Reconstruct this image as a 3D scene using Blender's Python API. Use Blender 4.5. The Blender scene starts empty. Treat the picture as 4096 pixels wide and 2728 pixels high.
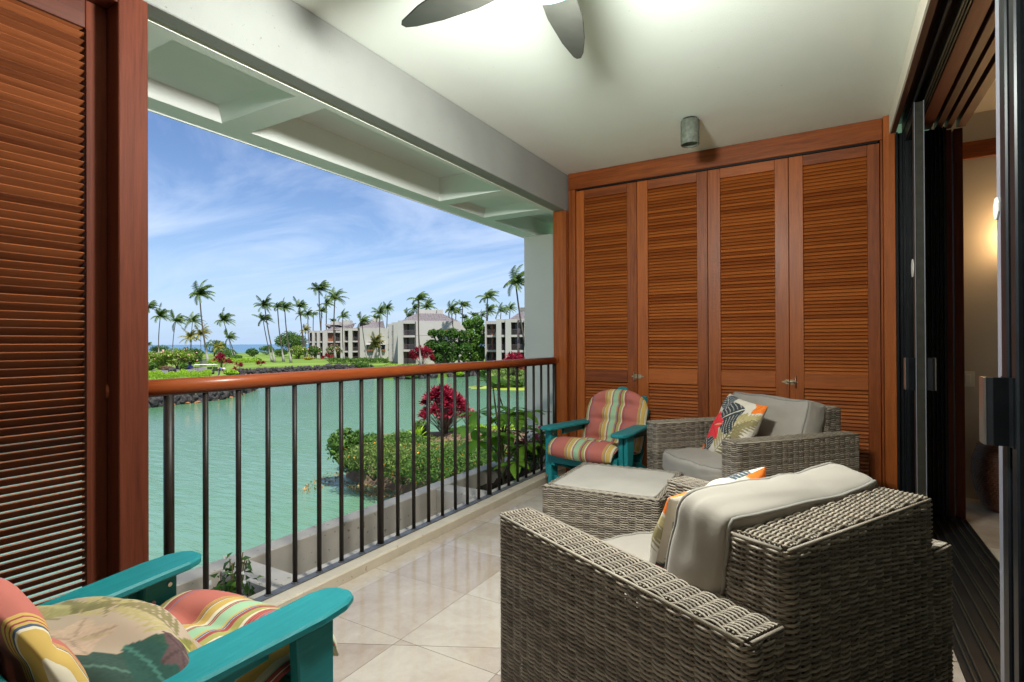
import bpy, math, random
import numpy as np
from mathutils import Vector, Matrix

# ------------------------------------------------------------------ scene, camera, light
sc = bpy.context.scene
COL = sc.collection
R = math.radians
rnd = random.Random(11)
nrg = np.random.default_rng(5)

F_PX, CX, CY, H = 2151.0, 2048.0, 1364.0, 1.2
_yaw, _roll, _pit = R(30.5), R(0.27), math.atan2(8.6, F_PX)
_f = Vector((-math.sin(_yaw), math.cos(_yaw), 0)); _r = Vector((math.cos(_yaw), math.sin(_yaw), 0)); _u = Vector((0, 0, 1))
FWD = _f * math.cos(_pit) + _u * math.sin(_pit)
_u2 = _u * math.cos(_pit) - _f * math.sin(_pit)
RGT = _r * math.cos(_roll) - _u2 * math.sin(_roll)
UPV = _u2 * math.cos(_roll) + _r * math.sin(_roll)
CAM = Vector((0, 0, H))
cam = bpy.data.cameras.new('camera'); co = bpy.data.objects.new('camera', cam); COL.objects.link(co)
cam.sensor_width = 36; cam.lens = F_PX / 4096 * 36; cam.clip_start = 0.03; cam.clip_end = 90000
m3 = Matrix((RGT, UPV, -FWD)).transposed()
co.matrix_world = Matrix.Translation(CAM) @ m3.to_4x4()
sc.camera = co

SUN_TO = Vector((0.43, -0.15, 0.89)).normalized()
world = bpy.data.worlds.new("World"); sc.world = world; world.use_nodes = True
wn, wl = world.node_tree.nodes, world.node_tree.links
for n in list(wn): wn.remove(n)
w_out = wn.new('ShaderNodeOutputWorld'); w_bg = wn.new('ShaderNodeBackground'); w_bg.inputs[1].default_value = 0.05
sky = wn.new('ShaderNodeTexSky'); sky.sky_type = 'NISHITA'; sky.sun_disc = False
sky.sun_elevation = math.asin(SUN_TO.z); sky.sun_rotation = math.atan2(SUN_TO.x, SUN_TO.y)
sky.air_density = 1.0; sky.dust_density = 0.6; sky.ozone_density = 2.0
# thin cirrus: noise on the sky direction projected to a high flat layer
tc = wn.new('ShaderNodeTexCoord'); sep = wn.new('ShaderNodeSeparateXYZ'); wl.new(tc.outputs['Generated'], sep.inputs[0])
def wmath(op, a, b=None, c=None):
    n = wn.new('ShaderNodeMath'); n.operation = op
    for i, x in enumerate((a, b, c)):
        if x is None: continue
        if isinstance(x, (int, float)): n.inputs[i].default_value = x
        else: wl.new(x, n.inputs[i])
    return n.outputs[0]
zz = wmath('ADD', wmath('MAXIMUM', sep.outputs[2], 0.0), 0.12)
cxyz = wn.new('ShaderNodeCombineXYZ')
wl.new(wmath('DIVIDE', sep.outputs[0], zz), cxyz.inputs[0]); wl.new(wmath('DIVIDE', sep.outputs[1], zz), cxyz.inputs[1])
wmap = wn.new('ShaderNodeMapping'); wmap.inputs['Rotation'].default_value = (0, 0, R(35)); wmap.inputs['Scale'].default_value = (0.42, 1.0, 1); wmap.inputs['Location'].default_value = (3.1, 0.4, 0)
wl.new(cxyz.outputs[0], wmap.inputs[0])
wno = wn.new('ShaderNodeTexNoise'); wno.inputs['Scale'].default_value = 0.95; wno.inputs['Detail'].default_value = 9; wno.inputs['Roughness'].default_value = 0.58; wno.inputs['Distortion'].default_value = 1.1
wl.new(wmap.outputs[0], wno.inputs['Vector'])
wcr = wn.new('ShaderNodeValToRGB'); wcr.color_ramp.elements[0].position = 0.39; wcr.color_ramp.elements[1].position = 0.64
wl.new(wno.outputs[0], wcr.inputs[0])
hz = wmath('MULTIPLY', wmath('POWER', wmath('SUBTRACT', 1.0, wmath('MINIMUM', wmath('MULTIPLY', wmath('MAXIMUM', sep.outputs[2], 0.0), 3.2), 1.0)), 2.0), 0.85)
cl = wmath('MINIMUM', wmath('MULTIPLY', wcr.outputs[0], 0.72), 0.85)
wtint = wn.new('ShaderNodeMixRGB'); wtint.blend_type = 'MULTIPLY'; wtint.inputs[0].default_value = 1.0; wtint.inputs[2].default_value = (0.86, 0.95, 1.12, 1)
wl.new(sky.outputs[0], wtint.inputs[1])
wmix = wn.new('ShaderNodeMixRGB'); wmix.inputs[2].default_value = (6.2, 7.0, 8.6, 1)
wl.new(cl, wmix.inputs[0]); wl.new(wtint.outputs[0], wmix.inputs[1])
whz = wn.new('ShaderNodeMixRGB'); whz.inputs[2].default_value = (3.7, 5.1, 7.2, 1); wl.new(hz, whz.inputs[0]); wl.new(wmix.outputs[0], whz.inputs[1])
wl.new(whz.outputs[0], w_bg.inputs[0]); wl.new(w_bg.outputs[0], w_out.inputs[0])

sd = bpy.data.lights.new('sun', 'SUN'); sd.energy = 2.8; sd.angle = R(0.5); sd.color = (1.0, 0.95, 0.87)
so = bpy.data.objects.new('sun', sd); COL.objects.link(so); so.rotation_euler = SUN_TO.to_track_quat('Z', 'Y').to_euler(); so.location = (0, 0, 60)

sc.view_settings.view_transform = 'Standard'; sc.view_settings.look = 'None'
sc.view_settings.exposure = 1.5; sc.view_settings.gamma = 1.0; sc.view_settings.use_curve_mapping = False
sc.cycles.max_bounces = 10; sc.cycles.diffuse_bounces = 6; sc.cycles.glossy_bounces = 4; sc.cycles.transparent_max_bounces = 12; sc.cycles.transmission_bounces = 4
sc.cycles.sample_clamp_indirect = 8; sc.cycles.caustics_reflective = False; sc.cycles.caustics_refractive = False

# ------------------------------------------------------------------ helpers
def ray(px, py): return FWD * F_PX + RGT * (px - CX) - UPV * (py - CY)
def atZ(px, py, z): d = ray(px, py); return CAM + d * ((z - H) / d.z)
def atD(px, py, dep): return CAM + ray(px, py) * (dep / F_PX)
def Z5(a, b): return (560 + .35714 * a, 1000 + .35714 * b)        # zoom windows measured on the photograph
def Z6(a, b): return (1300 + .38265 * a, 1000 + .38265 * b)

MW = {}
def _reg(o, parent, loc=(0, 0, 0), rz=0.0):
    m = Matrix.Translation(loc) @ Matrix.Rotation(rz, 4, 'Z')
    MW[o] = (MW[parent] @ m) if parent is not None else m
def thing(name, label=None, cat=None, loc=(0, 0, 0), rz=0.0, group=None, parent=None):
    o = bpy.data.objects.new(name, None); COL.objects.link(o); o.empty_display_size = .1
    o.location = loc; o.rotation_euler = (0, 0, rz)
    if parent: o.parent = parent
    _reg(o, parent, loc, rz)
    tag(o, label, cat, group); return o
def tag(o, label=None, cat=None, group=None, kind=None):
    if label: o['label'] = label
    if cat: o['category'] = cat
    if group: o['group'] = group
    if kind: o['kind'] = kind
    return o
def place(name, me, parent=None, loc=(0, 0, 0), rot=(0, 0, 0), scale=None):
    """link an object for a (shared) mesh in its parent's own coordinates"""
    o = bpy.data.objects.new(name, me); COL.objects.link(o); o.location = loc; o.rotation_euler = rot
    if scale is not None: o.scale = scale
    if parent: o.parent = parent
    _reg(o, parent, loc, rot[2]); return o
def copy_tree(o, parent=None):
    c = o.copy(); COL.objects.link(c); c.parent = parent
    if parent is not None: c.matrix_parent_inverse = o.matrix_parent_inverse
    for ch in list(o.children): copy_tree(ch, c)
    return c

class MB:
    def __init__(s): s.v = []; s.f = []; s.m = []; s.uv = None
    def add(s, vs, fs, mi=0):
        b = len(s.v); s.v += [tuple(x) for x in vs]; s.f += [tuple(i + b for i in f) for f in fs]; s.m += [mi] * len(fs); return s
    def box(s, x0, x1, y0, y1, z0, z1, M=None, mi=0):
        vs = [Vector((x, y, z)) for z in (z0, z1) for y in (y0, y1) for x in (x0, x1)]
        if M is not None: vs = [M @ v for v in vs]
        return s.add(vs, [(0, 2, 3, 1), (4, 5, 7, 6), (0, 1, 5, 4), (2, 6, 7, 3), (0, 4, 6, 2), (1, 3, 7, 5)], mi)
    def prism(s, pts, z0, z1, M=None, mi=0):
        n = len(pts); vs = [Vector((p[0], p[1], z0)) for p in pts] + [Vector((p[0], p[1], z1)) for p in pts]
        if M is not None: vs = [M @ v for v in vs]
        return s.add(vs, [tuple(range(n - 1, -1, -1)), tuple(range(n, 2 * n))] + [(i, (i + 1) % n, (i + 1) % n + n, i + n) for i in range(n)], mi)
    def tube(s, pts, r, n=8, cap=True, mi=0, flat=1.0):
        pts = [Vector(p) for p in pts]; k = len(pts); vs = []
        rr = r if isinstance(r, (list, tuple)) else [r] * k
        ref = None
        for i, p in enumerate(pts):
            t = (pts[min(i + 1, k - 1)] - pts[max(i - 1, 0)]).normalized()
            if ref is None: ref = t.orthogonal().normalized()
            a = (ref - t * ref.dot(t)).normalized(); b = t.cross(a); ref = a
            for j in range(n):
                w = 2 * math.pi * j / n; vs.append(p + (a * math.cos(w) + b * math.sin(w) * flat) * rr[i])
        fs = [(i * n + j, i * n + (j + 1) % n, (i + 1) * n + (j + 1) % n, (i + 1) * n + j) for i in range(k - 1) for j in range(n)]
        if cap: fs += [tuple(range(n - 1, -1, -1)), tuple((k - 1) * n + j for j in range(n))]
        return s.add(vs, fs, mi)
    def lathe(s, prof, n=24, c=(0, 0, 0), mi=0, closed=False):
        vs = [(c[0] + r_ * math.cos(2 * math.pi * j / n), c[1] + r_ * math.sin(2 * math.pi * j / n), c[2] + z) for r_, z in prof for j in range(n)]
        fs = [(i * n + j, i * n + (j + 1) % n, (i + 1) * n + (j + 1) % n, (i + 1) * n + j) for i in range(len(prof) - 1) for j in range(n)]
        return s.add(vs, fs, mi)
    def mesh(s, mats, smooth=False, inv=None):
        me = bpy.data.meshes.new('mesh')
        vs = s.v if inv is None else [inv @ Vector(v) for v in s.v]
        me.from_pydata(vs, [], s.f)
        for mt in (mats if isinstance(mats, (list, tuple)) else [mats]): me.materials.append(mt)
        if any(s.m): me.polygons.foreach_set('material_index', s.m)
        if smooth: me.polygons.foreach_set('use_smooth', [True] * len(s.f))
        me.update(); return me
    def obj(s, name, mats, parent=None, smooth=False, bevel=0, origin=None, seg=1):
        """geometry is given in world coordinates; it is moved into the parent's"""
        if origin is not None:
            inv = (Matrix.Translation(origin)).inverted(); me = s.mesh(mats, smooth, inv); loc = Vector(origin)
            if parent is not None: loc = MW[parent].inverted() @ loc
            o = place(name, me, parent, loc)
        else:
            inv = MW[parent].inverted() if parent is not None else None
            o = place(name, s.mesh(mats, smooth, inv), parent)
        if bevel:
            b = o.modifiers.new('edge', 'BEVEL'); b.width = bevel; b.segments = seg; b.limit_method = 'ANGLE'; b.angle_limit = R(40)
        return o
def sub(name, mb, mat, parent, smooth=False, bevel=0):
    """geometry given in the parent's own coordinates"""
    o = place(name, mb.mesh(mat, smooth), parent)
    if bevel:
        b = o.modifiers.new('edge', 'BEVEL'); b.width = bevel; b.segments = 1; b.limit_method = 'ANGLE'; b.angle_limit = R(40)
    return o
def np_mesh(V, Fq, mats, smooth=True, uv=None, col=None):
    V = np.asarray(V, dtype=np.float32).reshape(-1, 3); Fq = np.asarray(Fq, dtype=np.int32); k = Fq.shape[1]; n = len(Fq)
    me = bpy.data.meshes.new('mesh'); me.vertices.add(len(V)); me.vertices.foreach_set('co', V.ravel())
    me.loops.add(n * k); me.loops.foreach_set('vertex_index', Fq.ravel()); me.polygons.add(n)
    me.polygons.foreach_set('loop_start', np.arange(0, n * k, k, dtype=np.int32)); me.polygons.foreach_set('loop_total', np.full(n, k, dtype=np.int32))
    me.polygons.foreach_set('use_smooth', np.full(n, smooth))
    for mt in (mats if isinstance(mats, (list, tuple)) else [mats]): me.materials.append(mt)
    if uv is not None:
        l = me.uv_layers.new(name='UVMap'); l.data.foreach_set('uv', np.asarray(uv, dtype=np.float32)[Fq.ravel()].ravel())
    if col is not None:
        a = me.color_attributes.new('print', 'FLOAT_COLOR', 'POINT'); c4 = np.ones((len(V), 4), dtype=np.float32); c4[:, :3] = col
        a.data.foreach_set('color', c4.ravel())
    me.update(calc_edges=True); me.validate(); return me

# ------------------------------------------------------------------ materials
def M_new(name):
    m = bpy.data.materials.new(name); m.use_nodes = True; nt = m.node_tree
    for n in list(nt.nodes): nt.nodes.remove(n)
    out = nt.nodes.new('ShaderNodeOutputMaterial'); p = nt.nodes.new('ShaderNodeBsdfPrincipled'); nt.links.new(p.outputs[0], out.inputs[0])
    return m, nt, p, out
def noise(nt, scale, detail=4, vec=None, rough=.55, dist=0):
    n = nt.nodes.new('ShaderNodeTexNoise'); n.inputs['Scale'].default_value = scale; n.inputs['Detail'].default_value = detail
    n.inputs['Roughness'].default_value = rough; n.inputs['Distortion'].default_value = dist
    if vec is not None: nt.links.new(vec, n.inputs['Vector'])
    return n
def ramp(nt, src, stops, interp='LINEAR'):
    n = nt.nodes.new('ShaderNodeValToRGB'); cr = n.color_ramp; cr.interpolation = interp
    while len(cr.elements) < len(stops): cr.elements.new(0.5)
    for e, (p_, c) in zip(cr.elements, stops): e.position = p_; e.color = (*c, 1)
    nt.links.new(src, n.inputs[0]); return n
def bump(nt, p, h, strength, dist=.01):
    b = nt.nodes.new('ShaderNodeBump'); b.inputs['Strength'].default_value = strength; b.inputs['Distance'].default_value = dist
    nt.links.new(h, b.inputs['Height']); nt.links.new(b.outputs[0], p.inputs['Normal']); return b
def mathn(nt, op, a, b):
    n = nt.nodes.new('ShaderNodeMath'); n.operation = op
    for i, x in enumerate((a, b)):
        if isinstance(x, (int, float)): n.inputs[i].default_value = x
        else: nt.links.new(x, n.inputs[i])
    return n.outputs[0]
def plain(name, c, rough=.5, metal=0, var=.12, vs=6, bs=0, bscale=200, spec=.5, bd=.002, coat=0):
    m, nt, p, o = M_new(name); t = nt.nodes.new('ShaderNodeTexCoord')
    n = noise(nt, vs, 5, t.outputs['Object'])
    r_ = ramp(nt, n.outputs[0], [(.3, tuple(x * (1 - var) for x in c)), (.7, tuple(min(1, x * (1 + var)) for x in c))])
    nt.links.new(r_.outputs[0], p.inputs['Base Color'])
    p.inputs['Roughness'].default_value = rough; p.inputs['Metallic'].default_value = metal; p.inputs['Specular IOR Level'].default_value = spec
    if coat: p.inputs['Coat Weight'].default_value = coat; p.inputs['Coat Roughness'].default_value = .2
    if bs:
        b = noise(nt, bscale, 3, t.outputs['Object']); bump(nt, p, b.outputs[0], bs, bd)
    return m
def wood(name, axis, c1, c2, rough=.44, coat=.04, spec=.3):
    m, nt, p, o = M_new(name); t = nt.nodes.new('ShaderNodeTexCoord'); mp = nt.nodes.new('ShaderNodeMapping')
    sc_ = [34, 34, 34]; sc_[axis] = 1.6; mp.inputs['Scale'].default_value = sc_
    oi = nt.nodes.new('ShaderNodeObjectInfo'); va = nt.nodes.new('ShaderNodeVectorMath'); va.operation = 'ADD'
    sm = nt.nodes.new('ShaderNodeVectorMath'); sm.operation = 'SCALE'; sm.inputs['Scale'].default_value = 13.0
    cb = nt.nodes.new('ShaderNodeCombineXYZ'); [nt.links.new(oi.outputs['Random'], cb.inputs[i]) for i in range(3)]
    nt.links.new(cb.outputs[0], sm.inputs[0]); nt.links.new(t.outputs['Object'], va.inputs[0]); nt.links.new(sm.outputs[0], va.inputs[1])
    nt.links.new(va.outputs[0], mp.inputs[0])
    n = noise(nt, 1.0, 6, mp.outputs[0], .62, .8); n2 = noise(nt, .7, 2, va.outputs[0]); 
    mp2 = nt.nodes.new('ShaderNodeMapping'); s2 = [190, 190, 190]; s2[axis] = 9; mp2.inputs['Scale'].default_value = s2; nt.links.new(va.outputs[0], mp2.inputs[0])
    n3 = noise(nt, 1.0, 3, mp2.outputs[0], .6)
    f = mathn(nt, 'ADD', mathn(nt, 'MULTIPLY', n.outputs[0], .5), mathn(nt, 'ADD', mathn(nt, 'MULTIPLY', n3.outputs[0], .25), mathn(nt, 'MULTIPLY', oi.outputs['Random'], .25)))
    r_ = ramp(nt, f, [(.34, c1), (.66, c2)])
    nt.links.new(r_.outputs[0], p.inputs['Base Color']); p.inputs['Roughness'].default_value = rough
    p.inputs['Coat Weight'].default_value = coat; p.inputs['Coat Roughness'].default_value = .22; p.inputs['Specular IOR Level'].default_value = spec
    bump(nt, p, n3.outputs[0], .12, .001); return m
WD, WL = (.15, .032, .006), (.40, .100, .017)
RD, RL = (.066, .015, .0075), (.15, .036, .017)
wood_x = wood('mahogany_x', 0, WD, WL); wood_y = wood('mahogany_y', 1, RD, RL); wood_z = wood('mahogany_z', 2, WD, WL)
wood_zr = wood('mahogany_red_z', 2, RD, RL, .62, 0, .12); wood_rail = wood('rail_wood', 1, (.24, .046, .011), (.42, .10, .024), .36, .15)
wood_slat = wood('mahogany_slat', 0, (.21, .046, .009), (.41, .112, .022), .42, .08)
wood_dx = wood('dark_mahogany', 1, (.05, .018, .01), (.11, .038, .02), .45)

plaster = plain('ceiling_plaster', (.82, .86, .79), .8, var=.02, vs=1.5, bs=.35, bscale=160, bd=.004)
def speckle(m, th, scale, dark):
    nt = m.node_tree; p = [n for n in nt.nodes if n.type == 'BSDF_PRINCIPLED'][0]; src = p.inputs['Base Color'].links[0].from_socket; t = nt.nodes.new('ShaderNodeTexCoord')
    n = noise(nt, scale, 2, t.outputs['Object'], .5); n2 = noise(nt, 1.3, 3, t.outputs['Object']); f = ramp(nt, mathn(nt, 'ADD', mathn(nt, 'MULTIPLY', n.outputs[0], .8), mathn(nt, 'MULTIPLY', n2.outputs[0], .2)), [(th, (1, 1, 1)), (th + .03, dark)])
    mx = nt.nodes.new('ShaderNodeMixRGB'); mx.blend_type = 'MULTIPLY'; mx.inputs[0].default_value = 1; nt.links.new(src, mx.inputs[1]); nt.links.new(f.outputs[0], mx.inputs[2]); nt.links.new(mx.outputs[0], p.inputs['Base Color']); return m
soffit_m = plain('soffit_plaster', (.84, .85, .81), .8, var=.03, vs=2, bs=.3, bscale=240, bd=.003)
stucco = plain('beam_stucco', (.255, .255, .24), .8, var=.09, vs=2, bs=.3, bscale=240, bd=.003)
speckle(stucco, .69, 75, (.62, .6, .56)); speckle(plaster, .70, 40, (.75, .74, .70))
concrete = plain('planter_concrete', (.52, .46, .40), .8, var=.10, vs=5, bs=.3, bscale=120, bd=.004)
speckle(concrete, .64, 30, (.55, .5, .45)); kerb_m = plain('kerb_paint', (.55, .47, .37), .65, var=.10, vs=7, bs=.15, bscale=120, bd=.003); speckle(kerb_m, .66, 30, (.68, .58, .46))
coltone = plain('column_stucco', (.58, .54, .48), .85, var=.04, vs=2, bs=.35, bscale=260, bd=.003)
bronze = plain('bronze_paint', (.020, .013, .009), .45, spec=.3, var=.35, vs=30, bs=.05, bscale=300) #, var=.35, vs=30, bs=.05, bscale=300)
plate_m = plain('base_plate', (.10, .10, .11), .5, var=.3, vs=18)
black = plain('black_aluminium', (.008, .009, .011), .34, spec=.25, var=.3, vs=10)
olive = plain('worn_aluminium', (.03, .028, .02), .4, metal=.0, var=.3, vs=22)
steel = plain('brushed_steel', (.55, .55, .54), .28, metal=1, var=.08, vs=12)
brass = plain('aged_brass', (.42, .34, .22), .38, metal=.8, var=.25, vs=60)
silverp = plain('pale_edge_paint', (.22, .22, .26), .3, var=.08, vs=8)
def teal_mat():
    m, nt, p, o = M_new('teal_paint'); t = nt.nodes.new('ShaderNodeTexCoord'); oi = nt.nodes.new('ShaderNodeObjectInfo'); mp = nt.nodes.new('ShaderNodeMapping'); mp.inputs['Scale'].default_value = (85, 5, 85); nt.links.new(t.outputs['Object'], mp.inputs[0])
    g = noise(nt, 1, 5, mp.outputs[0], .6, .5); n = noise(nt, 7, 5, t.outputs['Object'], .6); sc_ = noise(nt, 42, 4, t.outputs['Object'], .7)
    f = mathn(nt, 'ADD', mathn(nt, 'MULTIPLY', g.outputs[0], .45), mathn(nt, 'MULTIPLY', n.outputs[0], .55)); r_ = ramp(nt, f, [(.3, (.008, .16, .178)), (.55, (.011, .205, .222)), (.75, (.025, .25, .265))])
    wr = ramp(nt, sc_.outputs[0], [(.69, (0, 0, 0)), (.73, (.55, .55, .55))]); mx = nt.nodes.new('ShaderNodeMixRGB'); mx.inputs[2].default_value = (.11, .29, .29, 1); nt.links.new(wr.outputs[0], mx.inputs[0]); nt.links.new(r_.outputs[0], mx.inputs[1]); nt.links.new(mx.outputs[0], p.inputs['Base Color'])
    p.inputs['Roughness'].default_value = .5; p.inputs['Specular IOR Level'].default_value = .32; bump(nt, p, g.outputs[0], .5, .002); return m
teal = teal_mat()
patina = plain('verdigris_metal', (.13, .14, .11), .6, var=.3, vs=45, bs=.1, bscale=150)
blade_m = plain('fan_blade', (.028, .028, .024), .4, var=.12, vs=14)
fanrim = plain('fan_rim', (.03, .06, .068), .5, spec=.2)
soil = plain('soil', (.045, .028, .02), .95, var=.5, vs=14, bs=.9, bscale=60, bd=.02)
cream = plain('cream_paint', (.62, .56, .47), .6, var=.03)
roomwall = plain('room_wall', (.55, .50, .44), .8, var=.03, vs=2, bs=.1, bscale=220)
plasticw = plain('white_plastic', (.75, .74, .68), .4, var=.02)
basket = plain('basket_cane', (.10, .035, .015), .55, var=.35, vs=40)
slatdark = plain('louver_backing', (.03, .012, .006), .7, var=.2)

def cushion_mat(name, c, var=.05):
    m, nt, p, o = M_new(name); t = nt.nodes.new('ShaderNodeTexCoord')
    n = noise(nt, 4, 5, t.outputs['Object']); n2 = noise(nt, 420, 2, t.outputs['Object'])
    r_ = ramp(nt, n.outputs[0], [(.3, tuple(x * (1 - var) for x in c)), (.7, tuple(x * (1 + var) for x in c))])
    nt.links.new(r_.outputs[0], p.inputs['Base Color']); p.inputs['Roughness'].default_value = .9; p.inputs['Sheen Weight'].default_value = .15
    p.inputs['Specular IOR Level'].default_value = .2
    bump(nt, p, n2.outputs[0], .25, .001); return m
grey_fab = cushion_mat('taupe_canvas', (.335, .295, .252), .07); grey_pipe = cushion_mat('taupe_piping', (.27, .245, .215)); stained = cushion_mat('stained_canvas', (.42, .378, .33), .10)

def stripe_mat():
    m, nt, p, o = M_new('striped_canvas'); uv = nt.nodes.new('ShaderNodeUVMap'); uv.uv_map = 'UVMap'; sp = nt.nodes.new('ShaderNodeSeparateXYZ'); nt.links.new(uv.outputs[0], sp.inputs[0])
    fr = mathn(nt, 'FRACT', sp.outputs[0], 0)
    coral = (.46, .135, .105); dred = (.33, .065, .062); gold = (.56, .36, .10); cream_ = (.68, .58, .44); mint = (.32, .48, .30); oliv = (.35, .32, .10); blue = (.10, .17, .28); navy = (.06, .09, .16)
    st = [(0, coral), (.215, gold), (.232, dred), (.240, gold), (.256, dred), (.264, gold), (.275, navy), (.288, cream_), (.300, gold), (.392, cream_), (.428, mint), (.437, dred), (.450, cream_), (.456, dred), (.472, mint),
          (.60, gold), (.628, blue), (.645, cream_), (.652, dred), (.695, oliv), (.765, cream_), (.79, dred), (.80, coral), (.812, dred), (.825, coral), (.838, dred), (.85, coral), (.872, blue), (.885, coral)]
    r_ = ramp(nt, fr, st, 'CONSTANT'); t = nt.nodes.new('ShaderNodeTexCoord'); n = noise(nt, 5, 3, t.outputs['Object'])
    mx = nt.nodes.new('ShaderNodeMixRGB'); mx.blend_type = 'MULTIPLY'; mx.inputs[0].default_value = 1
    v = ramp(nt, n.outputs[0], [(.3, (.9, .9, .9)), (.7, (1, 1, 1))]); nt.links.new(r_.outputs[0], mx.inputs[1]); nt.links.new(v.outputs[0], mx.inputs[2])
    nt.links.new(mx.outputs[0], p.inputs['Base Color']); p.inputs['Roughness'].default_value = .85; p.inputs['Specular IOR Level'].default_value = .25
    n2 = noise(nt, 500, 2, t.outputs['Object']); bump(nt, p, n2.outputs[0], .2, .001); return m
striped = stripe_mat()
def print_mat():
    m, nt, p, o = M_new('printed_cotton'); a = nt.nodes.new('ShaderNodeVertexColor'); a.layer_name = 'print'
    nt.links.new(a.outputs[0], p.inputs['Base Color']); p.inputs['Roughness'].default_value = .9; p.inputs['Specular IOR Level'].default_value = .15
    t = nt.nodes.new('ShaderNodeTexCoord'); n2 = noise(nt, 400, 2, t.outputs['Object']); bump(nt, p, n2.outputs[0], .2, .001); return m
printed = print_mat()
def wicker_mat(name, dark, light):
    m, nt, p, o = M_new(name); g = nt.nodes.new('ShaderNodeNewGeometry'); t = nt.nodes.new('ShaderNodeTexCoord')
    n = noise(nt, 9, 3, t.outputs['Object'])
    mp = nt.nodes.new('ShaderNodeMapping'); mp.inputs['Scale'].default_value = (14, 14, 95); nt.links.new(t.outputs['Object'], mp.inputs[0]); n2 = noise(nt, 1, 2, mp.outputs[0])
    f = mathn(nt, 'ADD', mathn(nt, 'MULTIPLY', g.outputs['Random Per Island'], .45), mathn(nt, 'ADD', mathn(nt, 'MULTIPLY', n.outputs[0], .25), mathn(nt, 'MULTIPLY', n2.outputs[0], .3)))
    r_ = ramp(nt, f, [(.25, dark), (.75, light)]); nt.links.new(r_.outputs[0], p.inputs['Base Color']); p.inputs['Roughness'].default_value = .55; p.inputs['Specular IOR Level'].default_value = .3; return m
wicker = wicker_mat('grey_rattan', (.15, .121, .094), (.40, .335, .265)); stake_m = plain('rattan_stake', (.22, .18, .14), .5, var=.2, vs=20)

def tile_mat():
    m, nt, p, o = M_new('travertine'); t = nt.nodes.new('ShaderNodeTexCoord'); oi = nt.nodes.new('ShaderNodeObjectInfo')
    sm = nt.nodes.new('ShaderNodeVectorMath'); sm.operation = 'SCALE'; sm.inputs['Scale'].default_value = 31.0; cb = nt.nodes.new('ShaderNodeCombineXYZ')
    nt.links.new(oi.outputs['Random'], cb.inputs[0]); nt.links.new(oi.outputs['Random'], cb.inputs[2]); nt.links.new(cb.outputs[0], sm.inputs[0])
    va = nt.nodes.new('ShaderNodeVectorMath'); va.operation = 'ADD'; nt.links.new(t.outputs['Object'], va.inputs[0]); nt.links.new(sm.outputs[0], va.inputs[1])
    n = noise(nt, 3.2, 8, va.outputs[0], .62, 1.2); n2 = noise(nt, 26, 5, va.outputs[0], .7, .6)
    f = mathn(nt, 'ADD', mathn(nt, 'MULTIPLY', n.outputs[0], .5), mathn(nt, 'ADD', mathn(nt, 'MULTIPLY', n2.outputs[0], .22), mathn(nt, 'MULTIPLY', oi.outputs['Random'], .28)))
    r_ = ramp(nt, f, [(.3, (.36, .275, .215)), (.48, (.46, .375, .305)), (.7, (.57, .50, .42))])
    nt.links.new(r_.outputs[0], p.inputs['Base Color']); p.inputs['Roughness'].default_value = .16; p.inputs['Specular IOR Level'].default_value = .45
    rr = ramp(nt, n2.outputs[0], [(.3, (.045, .045, .045)), (.75, (.13, .13, .13))]); nt.links.new(rr.outputs[0], p.inputs['Roughness'])
    bump(nt, p, n2.outputs[0], .03, .001); return m
tile_m = tile_mat(); grout = plain('grout', (.36, .29, .23), .9, var=.1)

def water_mat(name, c1, c2, scale, rough=.06, strength=.35, patch=.02):
    m, nt, p, o = M_new(name); t = nt.nodes.new('ShaderNodeTexCoord'); n = noise(nt, patch, 3, t.outputs['Object'])
    r_ = ramp(nt, n.outputs[0], [(.35, c1), (.65, c2)]); nt.links.new(r_.outputs[0], p.inputs['Base Color']); p.inputs['Roughness'].default_value = rough; p.inputs['IOR'].default_value = 1.33
    mp = nt.nodes.new('ShaderNodeMapping'); mp.inputs['Rotation'].default_value = (0, 0, R(-28)); mp.inputs['Scale'].default_value = (scale * .55, scale * 1.7, 1); nt.links.new(t.outputs['Object'], mp.inputs[0])
    w = noise(nt, 1.0, 5, mp.outputs[0], .62, .9); bump(nt, p, w.outputs[0], strength, .055); return m
pond_m = water_mat('pond_water', (.072, .185, .082), (.108, .212, .150), 2.4, .02, 1.0, .045)
sea_m = water_mat('sea_water', (.010, .075, .17), (.014, .11, .20), .25, .25, .3, .002)
grass_m = plain('lawn_grass', (.125, .195, .035), .9, var=.30, vs=.09, bs=.5, bscale=8, spec=.1)
earth_m = plain('bank_earth', (.16, .11, .075), .95, var=.4, vs=.8, bs=.8, bscale=6, bd=.05, spec=.1)
lava = plain('lava_rock', (.045, .040, .040), .85, var=.55, vs=2.5, bs=.9, bscale=9, bd=.06, spec=.3)
lava_wet = plain('wet_orange_rock', (.26, .11, .035), .7, var=.4, vs=2.5, bs=.8, bscale=9, bd=.05)

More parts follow.
